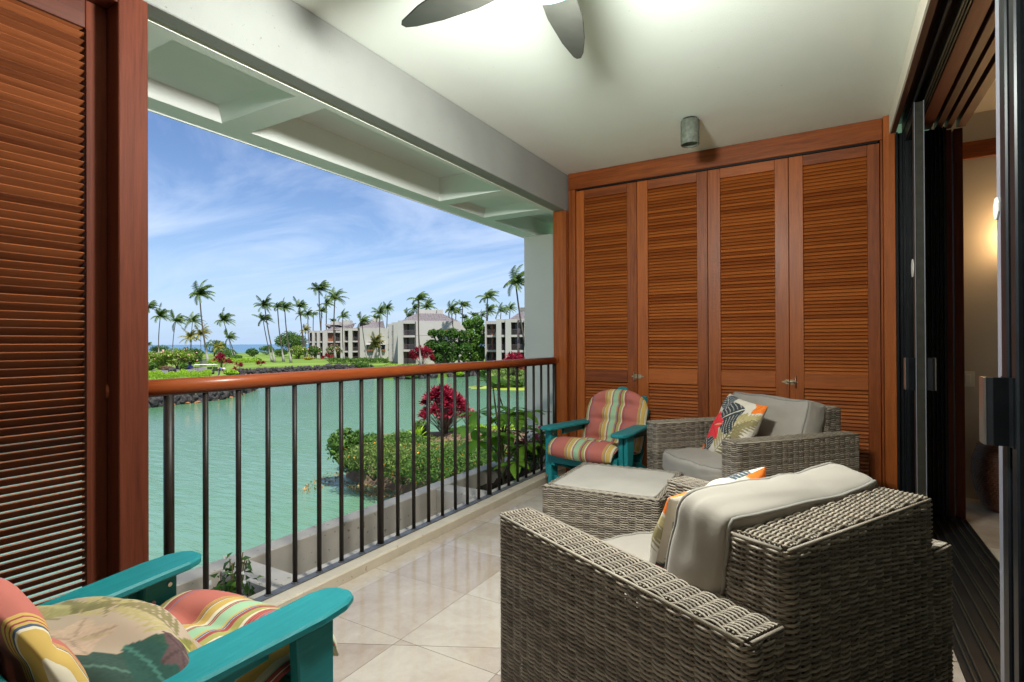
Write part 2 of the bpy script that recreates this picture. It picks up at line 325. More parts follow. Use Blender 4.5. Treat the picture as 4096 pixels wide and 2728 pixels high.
def leaf_mat(name, c, var=.4, trans=.3, cl=1.2, hl=None):
    m, nt, p, o = M_new(name); g = nt.nodes.new('ShaderNodeNewGeometry'); t = nt.nodes.new('ShaderNodeTexCoord'); n = noise(nt, cl, 3, t.outputs['Object'])
    f = mathn(nt, 'ADD', mathn(nt, 'MULTIPLY', g.outputs['Random Per Island'], .55), mathn(nt, 'MULTIPLY', n.outputs[0], .45))
    hi = hl or tuple(min(1, x * (1 + var)) for x in c)
    r_ = ramp(nt, f, [(.2, tuple(x * (1 - var) for x in c)), (.5, c), (.8, hi)])
    nt.links.new(r_.outputs[0], p.inputs['Base Color']); p.inputs['Roughness'].default_value = .5; p.inputs['Specular IOR Level'].default_value = .3
    tr = nt.nodes.new('ShaderNodeBsdfTranslucent'); nt.links.new(r_.outputs[0], tr.inputs[0]); mx = nt.nodes.new('ShaderNodeMixShader'); mx.inputs[0].default_value = trans
    nt.links.new(p.outputs[0], mx.inputs[1]); nt.links.new(tr.outputs[0], mx.inputs[2]); nt.links.new(mx.outputs[0], o.inputs[0]); return m
leaf_mid = leaf_mat('leaf_green', (.085, .17, .028)); leaf_dark = leaf_mat('leaf_dark', (.06, .15, .028), .5, .3, .5, (.13, .24, .035)); leaf_lime = leaf_mat('leaf_lime', (.28, .45, .03), .35)
leaf_yel = leaf_mat('leaf_yellow', (.42, .36, .02), .3); leaf_bright = leaf_mat('leaf_bright', (.10, .22, .03), .45, .3, .5, (.18, .32, .045)); leaf_red = leaf_mat('leaf_crimson', (.27, .012, .036), .65, .35, 1.2, (.58, .06, .11)); leaf_palm = leaf_mat('palm_frond', (.075, .135, .03), .4, .25, .6, (.15, .2, .04))
leaf_palmy = leaf_mat('palm_frond_gold', (.20, .21, .045), .4, .25, .6, (.36, .28, .06)); leaf_cover = leaf_mat('ground_cover', (.125, .205, .045), .5, .28, .9, (.24, .32, .07)); leaf_dry = leaf_mat('dry_mulch', (.21, .14, .085), .35, .1, 1)
leaf_plum = leaf_mat('plumeria_leaf', (.16, .27, .03), .4, .3, .8, (.32, .40, .04)); leaf_near = leaf_mat('broad_leaf', (.22, .42, .045), .3, .45, 3)
petal_pink = leaf_mat('pink_petal', (.62, .03, .14), .3, .35, 8); petal_violet = leaf_mat('violet_petal', (.33, .09, .35), .3, .3, 8); petal_white = leaf_mat('white_petal', (.75, .72, .68), .1, .3, 8); petal_blush = leaf_mat('blush_petal', (.75, .42, .40), .2, .3, 3); petal_orange = leaf_mat('orange_petal', (.75, .28, .02), .3, .3, 3)
float_m = leaf_mat('fallen_leaf', (.32, .20, .07), .5, .1, 4); algae_m = leaf_mat('floating_algae', (.30, .38, .04), .2, .1, 1)
bark = plain('bark', (.11, .085, .065), .9, var=.35, vs=7, bs=.6, bscale=22, bd=.02); stem_m = plain('stem', (.18, .16, .06), .7, var=.25, vs=12); stem_red = plain('cane_stem', (.16, .10, .07), .8, var=.2)
def trunk_mat():
    m, nt, p, o = M_new('palm_trunk'); t = nt.nodes.new('ShaderNodeTexCoord'); sp = nt.nodes.new('ShaderNodeSeparateXYZ'); nt.links.new(t.outputs['Object'], sp.inputs[0])
    w = nt.nodes.new('ShaderNodeTexWave'); w.wave_type = 'BANDS'; w.bands_direction = 'Z'; w.inputs['Scale'].default_value = 1.6; w.inputs['Distortion'].default_value = 2; nt.links.new(t.outputs['Object'], w.inputs['Vector'])
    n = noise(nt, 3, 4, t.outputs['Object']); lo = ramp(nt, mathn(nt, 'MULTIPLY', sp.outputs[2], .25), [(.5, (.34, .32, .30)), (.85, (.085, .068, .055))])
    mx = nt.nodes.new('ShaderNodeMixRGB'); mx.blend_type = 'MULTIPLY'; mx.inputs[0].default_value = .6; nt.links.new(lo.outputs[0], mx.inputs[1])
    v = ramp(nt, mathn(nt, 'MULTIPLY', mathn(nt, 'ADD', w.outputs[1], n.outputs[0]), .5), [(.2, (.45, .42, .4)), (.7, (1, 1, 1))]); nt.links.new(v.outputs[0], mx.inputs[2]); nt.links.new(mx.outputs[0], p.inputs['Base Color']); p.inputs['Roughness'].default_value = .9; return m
trunk_m = trunk_mat()
bwall = plain('resort_wall', (.40, .385, .355), .85, var=.05, vs=.6, bs=.2, bscale=12, bd=.02); bdark = plain('recess_dark_tone', (.13, .11, .10), .8, var=.2); bshut = plain('brown_shutter', (.20, .075, .04), .7, var=.2, vs=3); bstrip = plain('purple_brown_strip', (.11, .085, .085), .7)  # bdark: dark grey-brown for recess walls, side blocks and wall joints
def roof_mat():
    m, nt, p, o = M_new('roof_tile'); p.inputs['Roughness'].default_value = .7; t = nt.nodes.new('ShaderNodeTexCoord'); n = noise(nt, 2.0, 4, t.outputs['Object'])
    r_ = ramp(nt, n.outputs[0], [(.3, (.14, .125, .135)), (.7, (.21, .185, .195))]); nt.links.new(r_.outputs[0], p.inputs['Base Color']); return m
roof_m = roof_mat(); awn_m = plain('awning', (.62, .60, .62), .7); bglass = plain('dark_glass', (.02, .022, .025), .08, var=.1)
def glass_mat():
    m, nt, p, o = M_new('door_glass'); nt.nodes.remove(p); tr = nt.nodes.new('ShaderNodeBsdfTransparent'); tr.inputs[0].default_value = (.82, .88, .86, 1); g = nt.nodes.new('ShaderNodeBsdfGlossy'); g.inputs['Roughness'].default_value = .01
    fr = nt.nodes.new('ShaderNodeFresnel'); fr.inputs[0].default_value = 1.6; mx = nt.nodes.new('ShaderNodeMixShader'); nt.links.new(fr.outputs[0], mx.inputs[0]); nt.links.new(tr.outputs[0], mx.inputs[1]); nt.links.new(g.outputs[0], mx.inputs[2]); nt.links.new(mx.outputs[0], o.inputs[0]); return m
glass_m = glass_mat()
def emit_mat(name, c, s):
    m, nt, p, o = M_new(name); p.inputs['Base Color'].default_value = (*c, 1); p.inputs['Emission Color'].default_value = (*c, 1); p.inputs['Base Color'].default_value = (0, 0, 0, 1); p.inputs['Specular IOR Level'].default_value = 0; p.inputs['Emission Strength'].default_value = s; return m
lens_m = emit_mat('fan_lens', (.66, .86, .83), .31); shade_m = emit_mat('sconce_glow', (1, .62, .28), 20)
skin_m = plain('skin', (.35, .2, .13), .6); shirt_m = plain('blue_shirt', (.09, .12, .35), .9); pants_m = plain('grey_trousers', (.12, .12, .14), .9); hat_m = plain('white_hat', (.7, .7, .7), .9)

# ------------------------------------------------------------------ lanai: floor, walls, ceiling
def structure(name, mb, mat, bevel=0, parent=None):
    o = mb.obj(name, mat, parent, bevel=bevel); o['kind'] = 'structure'; return o
floor = structure('floor', MB().box(-2.12, .60, -1.6, 4.7, -.25, -.004), grout)
def clip(poly, a, b, c):                                             # keep a*x+b*y >= c
    out = []
    for i in range(len(poly)):
        p, q = poly[i], poly[(i + 1) % len(poly)]; dp, dq = a * p[0] + b * p[1] - c, a * q[0] + b * q[1] - c
        if dp >= 0: out.append(p)
        if (dp >= 0) != (dq >= 0):
            t = dp / (dp - dq); out.append((p[0] + (q[0] - p[0]) * t, p[1] + (q[1] - p[1]) * t))
    return out
def area(p): return abs(sum(p[i][0] * p[(i + 1) % len(p)][1] - p[(i + 1) % len(p)][0] * p[i][1] for i in range(len(p)))) / 2
def lay_tiles(xs, ys, parent, z=0.0, cut=None):
    for i in range(len(xs) - 1):
        for j in range(len(ys) - 1):
            g = .0009; base = [(xs[i] + g, ys[j] + g), (xs[i + 1] - g, ys[j] + g), (xs[i + 1] - g, ys[j + 1] - g), (xs[i] + g, ys[j + 1] - g)]
            pieces = [base]
            if cut:
                a, b, c = cut; pieces = [clip(base, a, b, c + .0012), clip(base, -a, -b, -c + .0012)]
            for p in pieces:
                if len(p) >= 3 and area(p) > .0004:
                    dz = rnd.uniform(-.0004, .0004); cx_, cy_ = sum(q[0] for q in p) / len(p), sum(q[1] for q in p) / len(p)
                    MB().prism(p, z - .012, z + dz).obj('tile', tile_m, parent, origin=(cx_, cy_, z))
xs = [-2.10, -1.98] + [-1.504 + .457 * k for k in range(0, 4)] + [.41]; xs = [-2.10, -1.98, -1.504, -1.047, -.59, -.133, .324, .409]
ys = [1.652 + .457 * k for k in range(-4, 7)]; ys = [-.62] + ys + [4.60]
ang = R(27.1); cutn = (-math.sin(ang), math.cos(ang)); cutc = cutn[0] * -1.758 + cutn[1] * 1.476
lay_tiles(xs, ys, floor, 0.0, (cutn[0], cutn[1], cutc))
structure('kerb', MB().box(-2.235, -2.102, -1.6, 4.75, -.20, .055), kerb_m, .008)
structure('ceiling', MB().box(-2.25, .395, -1.7, 4.75, 2.776, 2.95), plaster)
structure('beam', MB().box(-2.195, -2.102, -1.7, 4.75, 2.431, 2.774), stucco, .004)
end_wall = structure('wall', MB().box(-2.30, 3.3, -1.72, -1.60, -.2, 3.1), roomwall)
# soffit with coffers: slabs left around the recesses, and tapered shallow recesses
sf = MB(); X0, X1 = -3.05, -2.215; zt = 2.80
def strip(x0, x1, y0, y1): sf.box(x0, x1, y0, y1, 2.43, zt)
coff = [(-.74, 1.02, 'deep'), (1.17, 1.757, 'flat'), (1.92, 3.685, 'deep'), (3.825, 4.39, 'flat'), (4.56, 6.3, 'deep')]
ycur = -1.7
for y0, y1, kind in coff:
    xa, xb = (-2.89, -2.257) if kind == 'deep' else (-2.90, -2.272)
    sf.box(X0, X1, ycur, y0, 2.43, zt); sf.box(X0, xa, y0, y1, 2.43, zt); sf.box(xb, X1, y0, y1, 2.43, zt); ycur = y1
    zc = 2.63 if kind == 'deep' else 2.50; t = .0 if kind == 'deep' else .055
    if kind == 'deep': sf.box(xa, xb, y0, y1, zc, zt - .002)
    else:
        sf.add([(xa, y0, 2.43), (xb, y0, 2.43), (xb, y1, 2.43), (xa, y1, 2.43), (xa + t, y0 + t, zc), (xb - t, y0 + t, zc), (xb - t, y1 - t, zc), (xa + t, y1 - t, zc)],
               [(0, 1, 5, 4), (1, 2, 6, 5), (2, 3, 7, 6), (3, 0, 4, 7), (4, 5, 6, 7)])
sf.box(X0, X1, ycur, 6.8, 2.43, zt); sf.box(-2.215, -2.196, -1.7, 6.8, 2.442, zt); sf.box(X0 - .012, X0 - .001, -1.7, 6.8, 2.424, 3.25); sf.box(-3.05, 9, -14, 6.9, 2.96, 3.2)
structure('soffit', sf, soffit_m)
tag(MB().box(-2.215, -2.196, -1.6, 4.60, 2.433, 2.4415).obj('drip_groove', plain('groove_stain', (.40, .37, .26), .8)), 'narrow stained drip groove along the underside of the eaves', 'groove')
col = MB().box(-3.04, -2.0, 5.45, 5.9, .43, 2.43).box(-3.035, -2.0, 5.455, 5.9, -.6, .424).obj('column', coltone)
tag(col, 'beige stucco column standing beyond the wooden post at the far end of the railing', 'column')
# planter troughs along the outside of the kerb
pl = thing('planter', 'concrete planter trough running along the outside of the railing', 'planter', (-2.6, 3, 0))
pw = MB()
pw.box(-2.905, -2.775, -1.6, 5.44, -.75, .015); pw.box(-2.365, -2.237, -1.6, 5.44, -.75, .012)
for y0, y1 in ((1.665, 1.83), (3.475, 3.645), (5.22, 5.44)): pw.box(-2.775, -2.365, y0, y1, -.75, .010)
pw.box(-2.775, -2.365, -1.6, 5.44, -.75, -.62); pw.obj('trough', concrete, pl, bevel=.006)
pw2 = MB().box(-2.775, -2.30, 5.0, 5.22, -.2, .22).box(-2.775, -2.24, 5.22, 5.44, .012, .22); pw2.obj('end_block', concrete, pl, bevel=.006)
def soil_bed(y0, y1, z, seed):
    r_ = np.random.default_rng(seed); nx, ny = 10, 26; xs_ = np.linspace(-2.773, -2.367, nx); ys_ = np.linspace(y0, y1, ny); V = []
    for y in ys_:
        for x in xs_: V.append((x, y, z + r_.normal() * .018))
    Fq = [(j * nx + i, j * nx + i + 1, (j + 1) * nx + i + 1, (j + 1) * nx + i) for j in range(ny - 1) for i in range(nx - 1)]
    o = place('soil', np_mesh(V, Fq, soil), None); tag(o, kind='stuff'); return o
soil_bed(3.647, 5.218, -.13, 1); soil_bed(-1.55, 1.663, -.06, 2)
bld = MB().box(-2.80, 9, -14, 6.8, -5.0, -.76); tag(bld.obj('building_base', concrete), 'lower storeys of the building under the balcony', 'building')
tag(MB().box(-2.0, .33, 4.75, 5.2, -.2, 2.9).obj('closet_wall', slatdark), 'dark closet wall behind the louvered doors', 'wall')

# ------------------------------------------------------------------ louvers
def slat_mesh(L, d, t, tilt, mat):
    prof = [(-d / 2, -t / 2 + .001), (d / 2 - .002, -t / 2), (d / 2, -t * .2), (d / 2, t * .2), (d / 2 - .002, t / 2), (-d / 2, t / 2 - .001)]
    c, s = math.cos(tilt), math.sin(tilt); n = len(prof)
    vs = [(x, c * a - s * b, s * a + c * b) for x in (-L / 2, L / 2) for a, b in prof]
    fs = [tuple(range(n - 1, -1, -1)), tuple(range(n, 2 * n))] + [(i, (i + 1) % n, (i + 1) % n + n, i + n) for i in range(n)]
    return MB().add(vs, fs).mesh(mat)
# left: louvered panel in its frame, outer edge of the lanai
lp = thing('louvered_panel', 'tall red-brown louvered panel filling the left side of the view beside the railing', 'louvered panel', (-2.18, -.2, 0))
MB().box(-2.215, -2.18, .842, .905, .04, 2.38).obj('stile', wood_zr, lp, bevel=.002)
MB().box(-2.184, -2.176, .842, .856, .10, 2.28).obj('bead', wood_zr, lp, bevel=.001)
MB().box(-2.214, -2.1805, -1.5, .8415, 2.283, 2.38).obj('rail', wood_y, lp, bevel=.002)
MB().box(-2.214, -2.1805, -1.5, .8415, .04, .14).obj('rail', wood_y, lp, bevel=.002)
sm_l = slat_mesh(2.34, .038, .0065, R(-43), wood('louver_red', 0, (.12, .030, .010), (.28, .080, .026), .40))
zs = np.arange(.155, 2.285, .0259)
for i, z in enumerate(zs): place('slat', sm_l, lp, (-.018, -.33 + .2 - .0, z), (R(rnd.uniform(-1.5, 1.5)), 0, R(90)))
fr = thing('panel_frame', 'red mahogany post and header framing the louvered panel on the left', 'wooden frame', (-2.15, .95, 0))
MB().box(-2.215, -2.10, .906, 1.0, -.02, 2.43).obj('post', wood_zr, fr, bevel=.003)
MB().box(-2.212, -2.101, -1.55, .905, 2.381, 2.429).obj('header', wood_y, fr, bevel=.002)

# far wall: four louvered closet doors in a frame
WX = [-2.016, -1.439, -.849, -.258, .318]
LV = [(-1.936, -1.529), (-1.344, -.934), (-.751, -.354), (-.161, .243)]
df = thing('door_frame', 'mahogany frame with deep header around the four louvered doors', 'door frame', (-.85, 4.6, 0))
MB().box(-2.087, .334, 4.588, 4.65, 2.624, 2.774).obj('header', wood_x, df, bevel=.003)
MB().box(-2.087, -2.018, 4.589, 4.65, 0, 2.622).obj('jamb', wood_z, df, bevel=.003)
MB().box(.320, .334, 4.589, 4.65, 0, 2.622).obj('jamb', wood_z, df, bevel=.002)
MB().box(.336, .404, 4.555, 4.655, 0, 2.774).obj('corner_post', wood_z, df, bevel=.003)
MB().box(-2.222, -2.089, 4.537, 4.65, .0, 2.429).obj('end_post', wood_z, df, bevel=.004)
MB().box(-2.0, .31, 4.605, 4.612, 2.612, 2.6235).obj('head_track', black, df)
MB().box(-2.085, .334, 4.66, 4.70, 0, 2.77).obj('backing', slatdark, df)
dl = ['first louvered door from the railing, behind the striped chair', 'second louvered door, with the small brass tongue plate', 'third louvered door, right above the grey wicker chair cushion', 'fourth louvered door next to the sliding glass door']
for k in range(4):
    x0, x1 = WX[k] + .0015, WX[k + 1] - .0015; a, b = LV[k]
    dr = thing('louvered_door', 'mahogany ' + dl[k], 'louvered door', ((x0 + x1) / 2, 4.6, .02), group='louvered doors on the far wall')
    y0, y1 = 4.602, 4.637
    MB().box(x0, a, y0, y1, .03, 2.606).obj('stile', wood_z, dr, bevel=.0025)
    MB().box(b, x1, y0, y1, .03, 2.606).obj('stile', wood_z, dr, bevel=.0025)
    for z0, z1 in ((2.527, 2.606), (.849, .960), (.03, .189)): MB().box(a + .0005, b - .0005, y0 + .0008, y1, z0, z1).obj('rail', wood_x, dr, bevel=.002)
    me = slat_mesh(b - a - .002, .036, .006, R(52), wood_slat); M0 = MW[dr].inverted()
    for lo, hi in ((.189, .849), (.960, 2.527)):
        n = round((hi - lo) / .0262); st = (hi - lo) / n
        for i in range(n):
            p = M0 @ Vector(((a + b) / 2, 4.621, lo + st * (i + .5))); place('slat', me, dr, p, (R(rnd.uniform(-1.5, 1.5)), 0, 0))
def latch(x, z, swung, label):
    t = thing('latch', label, 'latch', (x, 4.60, z), group='gate latches on the louvered doors')
    def plate(x0, sgn):
        pts = [(0, -.018), (.022, -.018), (.030, -.008), (.045, -.005), (.052, 0), (.045, .005), (.030, .008), (.022, .018), (0, .018)]
        m = Matrix.Translation((x + x0, 4.6015, z)) @ Matrix.Rotation(R(90), 4, 'X')
        MB().prism([(sgn * a, b) for a, b in (pts if sgn > 0 else pts[::-1])], 0, .003, m).obj('plate', brass, t)
    plate(.004, 1); plate(-.004, -1)
    if swung: MB().tube([(x - .030, 4.585, z + .040), (x - .030, 4.584, z - .034), (x - .018, 4.583, z - .036), (x - .014, 4.588, z + .010)], .0035, 8).obj('handle', brass, t, True)
    else: MB().tube([(x + .040, 4.584, z + .052), (x + .040, 4.583, z - .042)], .0038, 8).tube([(x - .02, 4.592, z), (x + .04, 4.586, z)], .006, 8).obj('handle', brass, t, True)
latch(-1.439, .905, True, 'small brass latch hanging open between the first two louvered doors')
latch(-.258, .895, False, 'small brass latch closed between the third and fourth louvered doors')

# ------------------------------------------------------------------ railing
rl = thing('railing', 'balcony railing with round mahogany handrail and dark bronze balusters', 'railing', (-2.2, 2.7, .055))
MB().tube([(-2.2, y, 1.038) for y in (.90, 1.5, 2.5, 3.5, 4.50)], .031, 20).obj('handrail', wood_rail, rl, True)
MB().tube([(-2.2, 4.50, 1.038), (-2.2, 4.536, 1.038)], .033, 20).obj('handrail_socket', wood_rail, rl, True)
MB().box(-2.222, -2.178, .2, 4.535, .0555, .062).obj('base_plate', plate_m, rl, bevel=.001)
MB().box(-2.215, -2.185, .95, 4.50, 1.004, 1.012).obj('top_bar', bronze, rl)
thin = MB().tube([(0, 0, 0), (0, 0, .945)], .0112, 12).mesh(bronze, True); thick = MB().tube([(0, 0, 0), (0, 0, .945)], .0185, 14).mesh(bronze, True); ferr = MB().lathe([(.0, .006), (.017, .005), (.017, 0)], 12).mesh(plate_m)
Mi = MW[rl].inverted()
for k in range(25):
    y = 1.118 + .142 * k
    if y > 4.5: break
    b = place('baluster' if k % 8 else 'post', thin if k % 8 else thick, rl, Mi @ Vector((-2.2, y, .062)))
    place('ferrule', ferr, b, (0, 0, 0), (0, 0, 0), (1.5, 1.5, 1) if k % 8 == 0 else None)
place('post', thick, rl, Mi @ Vector((-2.2, 4.508, .062)))

# ------------------------------------------------------------------ ceiling fixtures
sp = thing('spotlight', 'weathered grey-green cylinder spotlight hanging from the ceiling', 'light', (-.835, 3.905, 2.776))
sub('canopy', MB().lathe([(0, 0), (.05, 0), (.05, -.012), (0, -.012)], 24), black, sp)
sub('housing', MB().lathe([(0, -.012), (.060, -.012), (.063, -.016), (.063, -.180), (.060, -.184), (.055, -.180), (.052, -.10), (0, -.10)], 32), patina, sp, True)
FC = (-.8126, 1.602)
fan = thing('ceiling_fan', 'ceiling fan with teal rim, round white light and grey blades', 'ceiling fan', (FC[0], FC[1], 2.776))
sub('canopy', MB().lathe([(0, 0), (.075, 0), (.07, -.04), (.03, -.07), (.015, -.075), (.015, -.2), (0, -.2)], 24), fanrim, fan, True)
sub('motor', MB().lathe([(0, -.19), (.06, -.2), (.115, -.235), (.12, -.29), (.10, -.325), (0, -.325)], 32), fanrim, fan, True)
sub('light_rim', MB().lathe([(.115, -.322), (.139, -.326), (.142, -.345), (.135, -.362), (.122, -.366), (.118, -.345)], 40), fanrim, fan, True)
sub('light_lens', MB().lathe([(.119, -.352), (.10, -.366), (.06, -.376), (0.001, -.379)], 36), lens_m, fan, True)
for kind_, en_, sz_, dz_ in (('POINT', 98, .11, -.414),):
    fl_ = bpy.data.lights.new('fan_light', kind_); fl_.energy = en_; fl_.color = (.95, 1.0, .94)
    fl_.shadow_soft_size = sz_
    flo = bpy.data.objects.new('fan_light', fl_); COL.objects.link(flo); flo.parent = fan; flo.location = (0, 0, dz_)
for a in (0, 120, 240):
    c_, s_ = math.cos(R(a + 62)), math.sin(R(a + 62)); sub('screw', MB().tube([(.130 * c_, .130 * s_, -.35), (.133 * c_, .133 * s_, -.374)], .007, 8), steel, fan)
bp = [(.10, -.045), (.18, -.070), (.34, -.074), (.50, -.056), (.62, -.030), (.665, -.012), (.672, .008), (.655, .022), (.54, .050), (.36, .072), (.20, .070), (.10, .045)]
for a in (103.5, 175.5, 247.5, 319.5, 31.5):
    sub('blade', MB().prism(bp, -.004, .004, Matrix.Translation((0, 0, -.285)) @ Matrix.Rotation(R(a), 4, 'Z') @ Matrix.Rotation(R(9), 4, 'X')), blade_m, fan, bevel=.002)

# ------------------------------------------------------------------ sliding doors, header, track
hd = thing('sliding_door_lintel', 'header over the sliding doors with cream fascia and black tracks', 'door header', (.5, 3, 2.65))
MB().box(.370, .379, -1.6, 4.552, 2.642, 2.775).obj('fascia', cream, hd)
MB().box(.3795, .409, -1.6, 4.552, 2.643, 2.775).obj('trim_board', wood_dx, hd, bevel=.002)
MB().box(.410, .540, -1.6, 4.60, 2.715, 2.775).obj('channel', black, hd)
for x, w in ((.447, .012), (.502, .006), (.513, .006), (.527, .005)): MB().box(x, x + w, -1.6, 4.60, 2.645, 2.714).obj('track_fin', olive if w < .01 else black, hd)
MB().box(.541, .610, -1.6, 4.62, 2.650, 2.775).obj('soffit_board', wood_y, hd)
MB().box(.611, .800, -1.6, 4.66, 2.70, 2.775).obj('channel', black, hd)
for x0, x1 in ((.632, .668), (.690, .725), (.752, .800)): MB().box(x0, x1, -1.6, 4.66, 2.645, 2.699).obj('soffit_board', wood_dx, hd)
jb = thing('sliding_door_jamb', 'black and mahogany side jamb of the sliding doors at the far end', 'door jamb', (.6, 4.6, 0))
MB().box(.405, .418, 4.53, 4.66, 0, 2.64).box(.418, .446, 4.56, 4.66, 0, 2.64).box(.446, .462, 4.54, 4.66, 0, 2.64).obj('frame', black, jb, bevel=.002)
MB().box(.4625, .520, 4.615, 4.66, 0, 2.64).obj('trim', wood_z, jb, bevel=.002)
jm = MB().box(.5205, .690, 4.60, 4.66, 0, 2.64)
for x in (.60, .625, .648, .668): jm.box(x, x + .008, 4.575, 4.5995, 0, 2.64)
jm.obj('frame', black, jb, bevel=.001)
MB().box(.692, .728, 4.66, 4.75, 0, 2.64).box(.738, .787, 4.665, 4.75, 0, 2.64).obj('trim', wood_zr, jb, bevel=.002)
tr = thing('sliding_door_track', 'ridged black aluminium floor track of the sliding doors', 'door track', (.6, 2.5, 0))
MB().box(.4105, .787, -1.6, 4.75, -.03, .004).obj('sill', black, tr)
for x in (.432, .452, .500, .512, .560, .605, .617, .660, .700, .712, .750, .775): MB().box(x, x + .005, -1.6, 4.6, .0042, .014).obj('track_fin', olive, tr, bevel=.001)
def octagon(y, z, x, s, parent):
    pts = [(s * math.cos(R(22.5 + 45 * i)), s * math.sin(R(22.5 + 45 * i))) for i in range(8)]
    M = Matrix.Translation((x, y, z)) @ Matrix.Rotation(R(90), 4, 'Y')
    MB().prism([(a, b * .8) for a, b in pts], -.002, .002, M).obj('safety_sticker', plasticw, parent)
def pull(y, z0, z1, x, parent, reach=-.05, w=.05):
    prof = [(0, 0), (reach, 0), (reach, .014), (-.012 if reach < 0 else .012, .014), (-.012 if reach < 0 else .012, .03), (0, .03)]
    prof = [(0, 0), (reach * .75, -.006), (reach, .004), (reach, w), (reach + (.006 if reach < 0 else -.006), w), (reach + (.006 if reach < 0 else -.006), .009), (reach * .7, .002), (0, .008)]
    if reach > 0: prof = prof[::-1]
    MB().prism([(x + a, y + b) for a, b in prof], z0, z1).obj('handle', black, parent, bevel=.001)
    e = .0062 if reach < 0 else -.0062
    MB().prism(sorted([(x + reach - e, y + .002), (x + reach - e * .02, y + .002)]) + sorted([(x + reach - e * .02, y + w + .002), (x + reach - e, y + w + .002)], reverse=True), z0 + .001, z1 - .001).obj('handle_edge', steel, parent)
d1 = thing('sliding_door', 'black framed sliding glass door stacked open at the far jamb', 'glass door', (.475, 4.3, .015), group='sliding glass doors')
MB().box(.449, .499, 4.02, 4.075, .016, 2.64).obj('stile', olive, d1, bevel=.004)
MB().box(.450, .4535, 4.014, 4.0195, .016, 2.64).box(.4945, .4985, 4.012, 4.0195, .016, 2.64).obj('edge_strip', silverp, d1)
MB().box(.452, .497, 4.50, 4.555, .016, 2.64).obj('stile', black, d1)
MB().box(.453, .496, 4.0755, 4.4995, 2.56, 2.639).obj('rail', black, d1); MB().box(.453, .496, 4.0755, 4.4995, .017, .11).obj('rail', black, d1)
MB().box(.470, .476, 4.0757, 4.4993, .111, 2.559).obj('glass', glass_m, d1)
pull(4.035, .905, 1.10, .449, d1, -.045); pull(4.035, .905, 1.10, .499, d1, .045); octagon(4.10, 1.65, .4465, .058, d1)
d2 = thing('sliding_door', 'black framed sliding glass door nearest the camera at the right edge', 'glass door', (.455, 1, .015), group='sliding glass doors')
MB().box(.461, .490, 2.20, 2.25, .016, 2.64).obj('edge_strip', silverp, d2, bevel=.004)
MB().box(.459, .492, 2.135, 2.199, .016, 2.64).box(.468, .488, 2.095, 2.1345, .016, 2.64).box(.459, .492, 2.04, 2.0945, .016, 2.64).obj('stile', black, d2, bevel=.005)
MB().box(.461, .490, -1.2, 2.039, 2.55, 2.639).obj('rail', black, d2); MB().box(.461, .490, -1.2, 2.039, .017, .12).obj('rail', black, d2)
MB().box(.472, .478, -1.2, 2.0393, .121, 2.549).obj('glass', glass_m, d2)
pull(2.10, .890, 1.092, .459, d2, -.055, .055); MB().box(.4545, .4585, 2.06, 2.185, .890, 1.092).obj('handle_plate', black, d2); octagon(2.235, 1.617, .4575, .036, d2)

# ------------------------------------------------------------------ room behind the doors
rf = structure('room_floor', MB().box(.788, 3.3, -1.6, 5.35, -.25, -.004), grout)
lay_tiles([.788 + .457 * k for k in range(6)], [.9 + .457 * k for k in range(10)] + [5.3], rf)
structure('room_wall', MB().box(.70, 3.3, 5.30, 5.4, -.2, 3.1), roomwall); structure('room_side_wall', MB().box(3.3, 3.4, -1.7, 5.4, -.2, 3.1), roomwall)
structure('room_ceiling', MB().box(.801, 3.4, -1.7, 5.4, 2.93, 2.955), roomwall)
tag(MB().box(.79, 3.3, 5.278, 5.2995, 2.585, 2.715).obj('picture_rail', wood_x, None, bevel=.003), 'mahogany picture rail high on the wall inside the room', 'wall trim')
sw = thing('light_switch', 'cream rocker light switch on the room wall beside the door', 'light switch', (.91, 5.3, .91))
MB().box(.872, .952, 5.294, 5.2998, .852, .968).obj('cover_plate', plasticw, sw, bevel=.002); MB().box(.897, .927, 5.288, 5.2938, .875, .945).obj('rocker', plasticw, sw, bevel=.002)
sn = thing('wall_sconce', 'lit wall sconce with a glowing shade inside the room', 'sconce', (1.245, 5.3, 1.98))
MB().lathe([(.0, -.07), (.06, -.07), (.06, .07), (0, .07)], 20, (1.245, 5.20, 1.98)).obj('lamp_shade', shade_m, sn, True)
MB().box(1.19, 1.30, 5.21, 5.299, 1.80, 1.885).box(1.225, 1.265, 5.27, 5.2995, 1.70, 2.2).obj('bracket', bronze, sn, bevel=.002)
bv = thing('woven_vase', 'big dark woven basket vase on the floor inside the room', 'vase', (1.09, 5.02, 0))
vp = [(0, .002), (.11, .002), (.15, .04), (.185, .14), (.205, .26), (.20, .36), (.17, .46), (.115, .525), (.075, .55), (.07, .58), (.095, .61), (.10, .615), (.09, .61), (.06, .57)]
sub('body', MB().lathe(vp, 32), basket, bv, True)
cane = MB().tube([(.004 * math.cos(2 * math.pi * j / 6), .004 * math.sin(2 * math.pi * j / 6), 0) for j in range(2)], .004, 4)
cv = MB()
for z in np.arange(.02, .54, .016):
    r_ = float(np.interp(z, [p[1] for p in vp[1:9]], [p[0] for p in vp[1:9]])) + .003
    for j in range(48):
        w = 2 * math.pi * (j + .5 * (int(z / .016) % 2)) / 48; cv.box(-.010, .010, -.004, .006, -.005, .005, Matrix.Translation((r_ * math.cos(w), r_ * math.sin(w), z)) @ Matrix.Rotation(w + math.pi / 2, 4, 'Z'))
o = sub('weave', cv, basket, bv); o['kind'] = 'stuff'
tag(MB().lathe([(0, .004), (.055, .004), (.058, .0005)], 24, (1.03, 4.66, 0)).obj('floor_disc', black), 'flat dark round disc lying on the room floor', 'floor disc')

